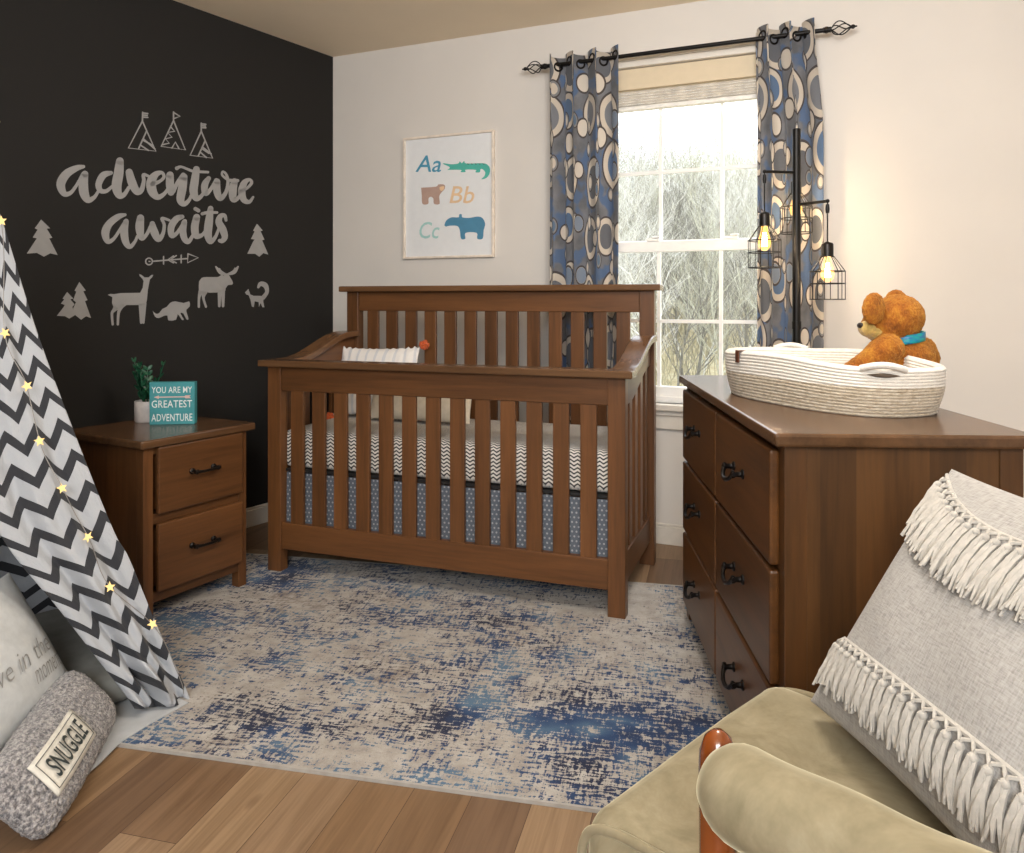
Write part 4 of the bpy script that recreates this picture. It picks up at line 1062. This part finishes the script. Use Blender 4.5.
uv_grid('door_flap', flap, flap_uv, 70, 150, cvs, tp)
# left door flap, mostly beyond the frame
def lflap(u, v):
    mid = (TA + TD_) / 2; a = TD_.lerp(TD_.lerp(mid, .45), u); p = a.lerp(AP_, min(v, .985)) + FN * (.014 + .012 * math.sin(u * 12) * (1 - v)); p.z = max(p.z, .012); return p - TC
uv_grid('door_flap', lflap, lambda u, v: (u * .3, v * 1.66), 30, 60, cvs, tp)
# ground sheet and cushion
gs = [at_z(188, 703, .01), at_z(150, 724, .01), at_z(120, 743, .01), at_z(98, 765, .01), at_z(75, 784, .01), TD_ + Vector((.12, -.02, 0)), TD_, TE, TB, TA]
gs = [(p.x - TC.x, p.y - TC.y) for p in gs]
M().prism(gs, .009, .0115).build('ground_sheet', plain('ground_sheet_canvas', '#b4b6b8', .9, 0, .05, 12, .4), tp, tri=True)
cen = TC.copy(); cn = TC + (TA - TC) * 0
gc = thing('floor_cushion', 'dark grey floor cushion inside the teepee', 'floor cushion', (TC.x, TC.y, .0125), math.atan2((TA - TD_).y, (TA - TD_).x))
rounded_slab(-.33, .33, -.33, .33, 0, .085, .035).build('cushion', plain('grey_cushion_cloth', '#86857f', .9, 0, .06, 20, .3), gc)
# string lights
sl_ = thing('string_light', 'string of small glowing star lights draped down the teepee flap', 'string lights', (TC.x, TC.y, 0))
sem = NT('star_glow'); e_ = sem.new('ShaderNodeEmission'); e_.inputs['Color'].default_value = (1, .66, .26, 1); e_.inputs['Strength'].default_value = .8; sem.l(e_.outputs[0], sem.out.inputs[0])
STS = [(1.5, 221), (5, 333), (27, 386), (39.5, 441), (62, 488), (88, 537), (110, 587), (152.5, 624)]
def lifted(px, py, h=.034): return on_plane(px, py, P0 + FN * (h + .0), FN) 
wire = spline([lifted(-24, 150, .02)] + [lifted(x, y, .05) for x, y in STS] + [lifted(176, 668, .05), lifted(184, 694, .04)], 6)
wire = [Vector(p) - TC + FN * (.0 + .004 * math.sin(i * .9)) for i, p in enumerate(wire)]
M().tube(wire, .0011, 5).build('wire', plain('copper_wire', '#8a8580', .4, .4), sl_)
fr = FN; rx = RIGHT
for i, (x, y) in enumerate(STS):
    c = lifted(x, y, .052) - TC; tilt = [.1, .5, .4, .2, .3, .6, .1, .5][i]; m = M(); pts = []
    if i in (2, 5): ua = (RIGHT * .45 + FWD * .8).normalized()
    else: ua = RIGHT
    for k in range(10):
        rr = .0155 if k % 2 == 0 else .0068; a = PI / 2 + k * PI / 5 + tilt
        pts.append(c + ua * (rr * math.cos(a)) + UP * (rr * math.sin(a)))
    nn = ua.cross(UP).normalized()
    m.add(pts + [c + nn * .0045, c - nn * .0045], [(k, (k + 1) % 10, 10) for k in range(10)] + [((k + 1) % 10, k, 11) for k in range(10)])
    m.build('star', sem.m, sl_)

# white word pillow and grey fluffy pillow
def framed(name, label, cat, o, U, V):
    U = U.normalized(); N = U.cross(V).normalized(); V = N.cross(U)
    e = thing(name, label, cat, o); e.rotation_euler = frame((0, 0, 0), U, V, N).to_euler(); return e, N
cR = cw(-1.165, 2.08, .095); cTop = cw(-1.305, 2.05, .345)
U = cw(-.02, .44); V = cTop - cR
V = V.normalized() * .335
oc = cR - U * .5 + V * .5
e, N = framed('pillow', 'white pillow with a grey script phrase leaning inside the teepee', 'pillow', oc, U, V)
S = pillow_fn(.225, .172, .055, .05)
wcot = plain('white_linen', '#c2c4c4', .92, 0, .03, 50, .2)
pillow_mesh(S, 34, lambda u, v, s: Vector((0, 0, .003 * math.sin(u * 9 + v * 7) * s * (1 - u * u)))).build('cushion', wcot, e, weld=True)
ink = plain('grey_ink', '#8d8b88', .8)
def pillow_text(body, S, a, b, u0, u1, v0, v1, parent, matl, shear=.3, side=1, sub=1, lift=.0035, name='lettering'):
    vs, fs, bb = text_verts(body, shear, 1.0, 3, -.012 if shear else .012); m = M()
    out = []
    for p in vs:
        u = u0 + (p.x - bb[0]) / (bb[1] - bb[0]) * (u1 - u0); v = v0 + (p.y - bb[2]) / (bb[3] - bb[2]) * (v1 - v0)
        out.append(S(u, v, side) + Vector((0, 0, side * lift)))
    m.add(out, fs); return m.build(name, matl, parent)
pillow_text('Live in the', S, 1, 1, -.58, .76, -.30, -.02, e, ink)
pillow_text('moment', S, 1, 1, .20, .84, -.60, -.38, e, ink)
cb = cw(-1.0, 1.82, .018); V = cw(-.105, -.03, .125); U = cw(-.11, .50)
oc = cb + V * .5
e, N = framed('pillow', 'fluffy heather grey lumbar pillow lying in front of the white script pillow', 'pillow', oc, U, V)
S0 = pillow_fn(.262, .098, .062, .03, 3.2, .5)
def S(u, v, side=1):
    p = S0(u, v, side); k = 1 - .13 * abs(u) ** 3 * abs(v) ** 3; return Vector((p.x * k, p.y * k, p.z))
flf = NT('grey_boucle'); f = flf.noise(flf.coord('Object'), 120, 3, .75); flf.col(flf.ramp(f, [(.36, '#4e4c50'), (.5, '#8f8b8c'), (.62, '#c6c1bf')])); flf.set(Roughness=1, Sheen_Weight=.4); flf.bump(f, 1.0, .012)
fo = pillow_mesh(S, 60).build('cushion', flf.m, e, weld=True)
tx = bpy.data.textures.new('boucle', 'CLOUDS'); tx.noise_scale = .009
su = fo.modifiers.new('s', 'SUBSURF'); su.levels = 1; su.render_levels = 1
dp = fo.modifiers.new('d', 'DISPLACE'); dp.texture = tx; dp.strength = .010
pm = M().grid(lambda a, b: S(-.80 + a * .84, -.48 + b * .92, 1) + Vector((0, 0, .008)), 14, 8)
pt = pm.build('label_patch', plain('patch_canvas', '#d9d5ca', .85), e); sd = pt.modifiers.new('t', 'SOLIDIFY'); sd.thickness = .004
def line_on(pts, w):
    m = M()
    for i in range(len(pts)):
        (u, v), (u2, v2) = pts[i], pts[(i + 1) % len(pts)]
        m.tube([S(u + (u2 - u) * k / 6, v + (v2 - v) * k / 6, 1) + Vector((0, 0, .0105)) for k in range(7)], w, 4)
    return m
blk = plain('patch_ink', '#2f3635', .8)
line_on([(-.76, -.38), (0, -.38), (0, .34), (-.76, .34)], .0008).build('patch_border', blk, pt)
pillow_text('SNUGGLE', S, 1, 1, -.70, -.06, -.26, .24, pt, blk, 0, 1, 1, .0125)

# ------------------------------------------------------------------ armchair
NF = Vector((-.3097, .9669, 0)); fdir = Vector((.369, .929, 0)).normalized(); bdir = Vector((.929, -.369, 0)).normalized()
SWd = .52
ch = thing('glider_chair', 'beige velvet glider armchair with honey wood arm posts in the corner foreground', 'armchair', NF, math.atan2(bdir.y, bdir.x))
# local x = towards the backrest, local y = along the seat front
velvet = NT('sage_beige_velvet'); f = velvet.noise(velvet.coord('Object'), 9, 5, .65, .5)
velvet.col(velvet.ramp(f, [(.35, '#776d55'), (.52, '#8a7f66'), (.68, '#9a8f76')])); velvet.set(Roughness=.85, Sheen_Weight=.7, Sheen_Roughness=.35, Specular_IOR_Level=.2); velvet.b.inputs['Sheen Tint'].default_value = lin('#e9dfbd'); velvet.bump(velvet.noise(velvet.coord('Object'), 14, 4), .15, .01)
honey = NT('honey_varnished_wood'); s_ = honey.noise(honey.coord('Object', (30, 30, 3)), 1, 4); honey.col(honey.ramp(s_, [(.35, '#5e2c0e'), (.65, '#84431a')])); honey.set(Roughness=.15, Coat_Weight=.5)
def cushion_pt(x0, x1, y0, y1, z0, z1, r):
    m = rounded_slab(x0, x1, y0, y1, z0, z1, r, n=8); cx, cy = (x0 + x1) / 2, (y0 + y1) / 2
    out = []
    return m
sc_ = rounded_slab(-.03, .57, -.01, SWd + .01, .30, .445, .055, n=8)
seat = sc_.build('seat_cushion', velvet.m, ch)
sb = seat.modifiers.new('s', 'SUBSURF'); sb.levels = 2; sb.render_levels = 2; sb.subdivision_type = 'SIMPLE'
tx = bpy.data.textures.new('soft', 'CLOUDS'); tx.noise_scale = .14
dp = seat.modifiers.new('d', 'DISPLACE'); dp.texture = tx; dp.strength = .018
pip = []
for (x, z) in spline([(.10, .436), (.03, .431), (-.008, .415), (-.022, .385), (-.020, .35), (-.004, .322), (.05, .314), (.28, .310), (.50, .314), (.545, .33), (.555, .372), (.548, .412), (.50, .43), (.3, .437), (.10, .436)], 5): pip.append((x, .006, z))
M().tube(pip[:-1], .0065, 8, closed=True).build('piping', velvet.m, seat)
M().tube([(x, SWd - .006, z) for x, y, z in pip[:-1]], .0065, 8, closed=True).build('piping', velvet.m, seat)
# wooden frame
for y in (-.055, SWd + .055):
    M().lathe([(0, 0), (.0165, 0), (.0185, .1), (.0195, .5), (.020, .565), (.019, .585), (.014, .600), (.006, .607), (0, .608)], 24, Matrix.Translation((.215, y, .05))).build('arm_post', honey.m, ch)
    M().lathe([(0, 0), (.0165, 0), (.0185, .1), (.0185, .5), (.014, .52), (0, .523)], 16, Matrix.Translation((.55, y, .05))).build('rear_post', honey.m, ch)
    m = M().box(.24, .60, y - .016, y + .016, .572, .592); m.build('arm_rail', honey.m, ch, bevel=.006)
    # padded arm
    def arm(u, v, y=y):
        x = .216 + .47 * v; a = 2 * PI * u
        t_ = min(1, v / .10); rr = math.sqrt(max(0.0, 1 - (1 - t_) ** 2)) if v < .10 else 1.0
        if v > .95: rr = math.sqrt(max(0, 1 - ((v - .95) / .05) ** 2))
        wr_ = 1 + .03 * math.sin(v * 23 + 2 * math.cos(a)) + .02 * math.sin(a * 3 + v * 9)
        ry, rz = .050, .042
        return Vector((x, y + (-.03 if y < 0 else .03) + ry * rr * wr_ * math.cos(a), (.626 - .01 * v) + rz * rr * wr_ * math.sin(a)))
    M().grid(arm, 36, 44, True, True).build('arm_pad', velvet.m, ch)
    box(.12, .66, y - .022, y + .022, .05, .085).build('base_rail', honey.m, ch, bevel=.006)
    box(.02, .72, y - .03, y + .03, 0, .035).build('glide_foot', honey.m, ch, bevel=.006)
    box(.30, .40, y - .018, y + .018, .034, .051).build('glide_block', honey.m, ch, bevel=.003)
box(.15, .56, -.036, SWd + .036, .235, .262).build('seat_frame', honey.m, ch, bevel=.004)
box(.06, .55, .02, SWd - .02, .262, .286).build('seat_deck', velvet.m, ch)
for x in (.10,): pass
bk = rounded_slab(-.035, .085, .0, SWd, .0, .50, .05, n=6)
bo = bk.build('back_cushion', velvet.m, ch); bo.location = (.60, 0, .44); bo.rotation_euler = (0, .24, 0)
for y in (-.02, SWd + .02):
    m = M().tube([(.58, y, .10), (.62, y, .45), (.79, y, .98)], .018, 12); m.build('back_post', honey.m, ch)
    box(.50, .60, y - .036, y + .036, .12, .15).build('back_brace', honey.m, ch)

# fringed pillow
Pq1 = cw(.478, 1.245, .478); Uq = cw(.055, -.45).normalized(); Vq = cw(.242, .006, .36).normalized()
PA, PB = .245, .218
oc = Pq1 + Uq * PA * .97 + Vq * PB * .97
Nq = Uq.cross(Vq)
fl = (CAMP - oc).dot(Nq)
e, N = framed('fringed_pillow', 'cream woven pillow with two rows of knotted tassels leaning on the armchair', 'pillow', oc, Uq, Vq)
side = 1 if (CAMP - oc).dot(N) > 0 else -1
S = pillow_fn(PA, PB, .072, .05, 2.2, .55)
lin_t = NT('cream_slub_linen'); w1 = lin_t.noise(lin_t.coord('Object', (60, 420, 1)), 1, 3); w2 = lin_t.noise(lin_t.coord('Object', (420, 60, 1)), 1, 3)
ww = lin_t.math('ADD', lin_t.math('MULTIPLY', w1, .5), lin_t.math('MULTIPLY', w2, .5)); lin_t.col(lin_t.ramp(ww, [(.35, '#8a8682'), (.5, '#a29e99'), (.65, '#b0aca8')])); lin_t.set(Roughness=.95, Sheen_Weight=.15); lin_t.bump(ww, .4, .003)
cush = pillow_mesh(S, 40, lambda u, v, s: Vector((0, 0, .003 * math.sin(u * 7 + v * 5) * s * (1 - u * u) * (1 - v * v)))).build('cushion', lin_t.m, e, weld=True)
fr_m = plain('cotton_fringe', '#b3ada4', .95, 0, .06, 90, .4, .2)
def surf(u, v, h): return S(max(-1, min(1, u)), max(-1, min(1, v)), side) + Vector((0, 0, side * h))
rnd = random.Random(8)
for v0_, ln, cv in ((-.54, .32, 0), (.60, .42, .30)):
    vr = lambda u, q=v0_, c=cv: q + c * u * u
    m = M()
    m.tube([surf(-.97 + 1.94 * k / 40, vr(-.97 + 1.94 * k / 40) + .055, .002) for k in range(41)], .0035, 6).build('fringe_band', fr_m, e)
    n = 22
    for k in range(n):
        u = -.96 + 1.92 * (k + .5) / n; m = M(); du = .96 / n; v0 = vr(u)
        # crossed cords, knot, bundle of strands
        m.tube([surf(u - du, v0 + .05, .004), surf(u - du * .3, v0 + .02, .008), surf(u, v0 - .012, .007)], .0026, 5)
        m.tube([surf(u + du, v0 + .05, .004), surf(u + du * .3, v0 + .02, .010), surf(u, v0 - .012, .009)], .0026, 5)
        m.ball(surf(u, v0 - .02, .008), .0062, None, 10, 8)
        for q in range(7):
            sp_ = (q - 3) / 3; L = ln * rnd.uniform(.82, 1.02); ang = sp_ * du * .85; sway = rnd.uniform(-.02, .02)
            pts = [surf(u + ang * (.35 + .65 * t_) + sway * t_ * t_, v0 - .02 - L * t_, .007 + .004 * math.cos(sp_ * 1.4) + .003 * math.sin(t_ * 5 + q)) for t_ in (0, .2, .45, .7, 1)]
            m.tube(pts, [.0024, .0036, .004, .0036, .0018], 5)
        m.build('tassel', fr_m, e)

# ------------------------------------------------------------------ lights, world, camera
w = bpy.data.worlds.new('overcast_sky'); SC.world = w; w.use_nodes = True
bg = w.node_tree.nodes['Background']; bg.inputs[0].default_value = (.86, .93, 1.0, 1); bg.inputs[1].default_value = 2.2
def area(name, loc, tgt, size, power, colr, sy=None):
    l = bpy.data.lights.new(name, 'AREA'); l.energy = power; l.color = colr; l.size = size
    if sy: l.shape = 'RECTANGLE'; l.size_y = sy
    o = bpy.data.objects.new(name, l); COL.objects.link(o); o.location = loc
    o.rotation_euler = (Vector(tgt) - Vector(loc)).to_track_quat('-Z', 'Y').to_euler(); return o
area('soft_fill_light', (.14, -1.45, 2.1), (-2.1, 3.2, 1.2), 1.6, 84, (.935, .97, 1.0))  # added soft fill behind the camera, without any fixture
pl_ = bpy.data.lights.new('fill_point_light', 'POINT'); pl_.energy = 27; pl_.color = (1.0, .975, .94); pl_.shadow_soft_size = .20  # added point fill above the frame; no lamp hangs here
po = bpy.data.objects.new('fill_point_light', pl_); COL.objects.link(po); po.location = (-.20, 1.60, 2.06)

cam = bpy.data.cameras.new('camera'); co = bpy.data.objects.new('camera', cam); COL.objects.link(co)
cam.sensor_fit = 'HORIZONTAL'; cam.sensor_width = 36; cam.lens = FPX / 1024 * 36; cam.shift_y = -(426.5 - HY) / 1024; cam.clip_start = .02; cam.clip_end = 200
co.location = CAMP; co.rotation_euler = (PI / 2, 0, YAW); SC.camera = co
SC.view_settings.view_transform = 'Standard'; SC.view_settings.look = 'None'; SC.view_settings.gamma = 1; SC.view_settings.exposure = 1.0; SC.view_settings.use_curve_mapping = False
SC.cycles.use_denoising = True
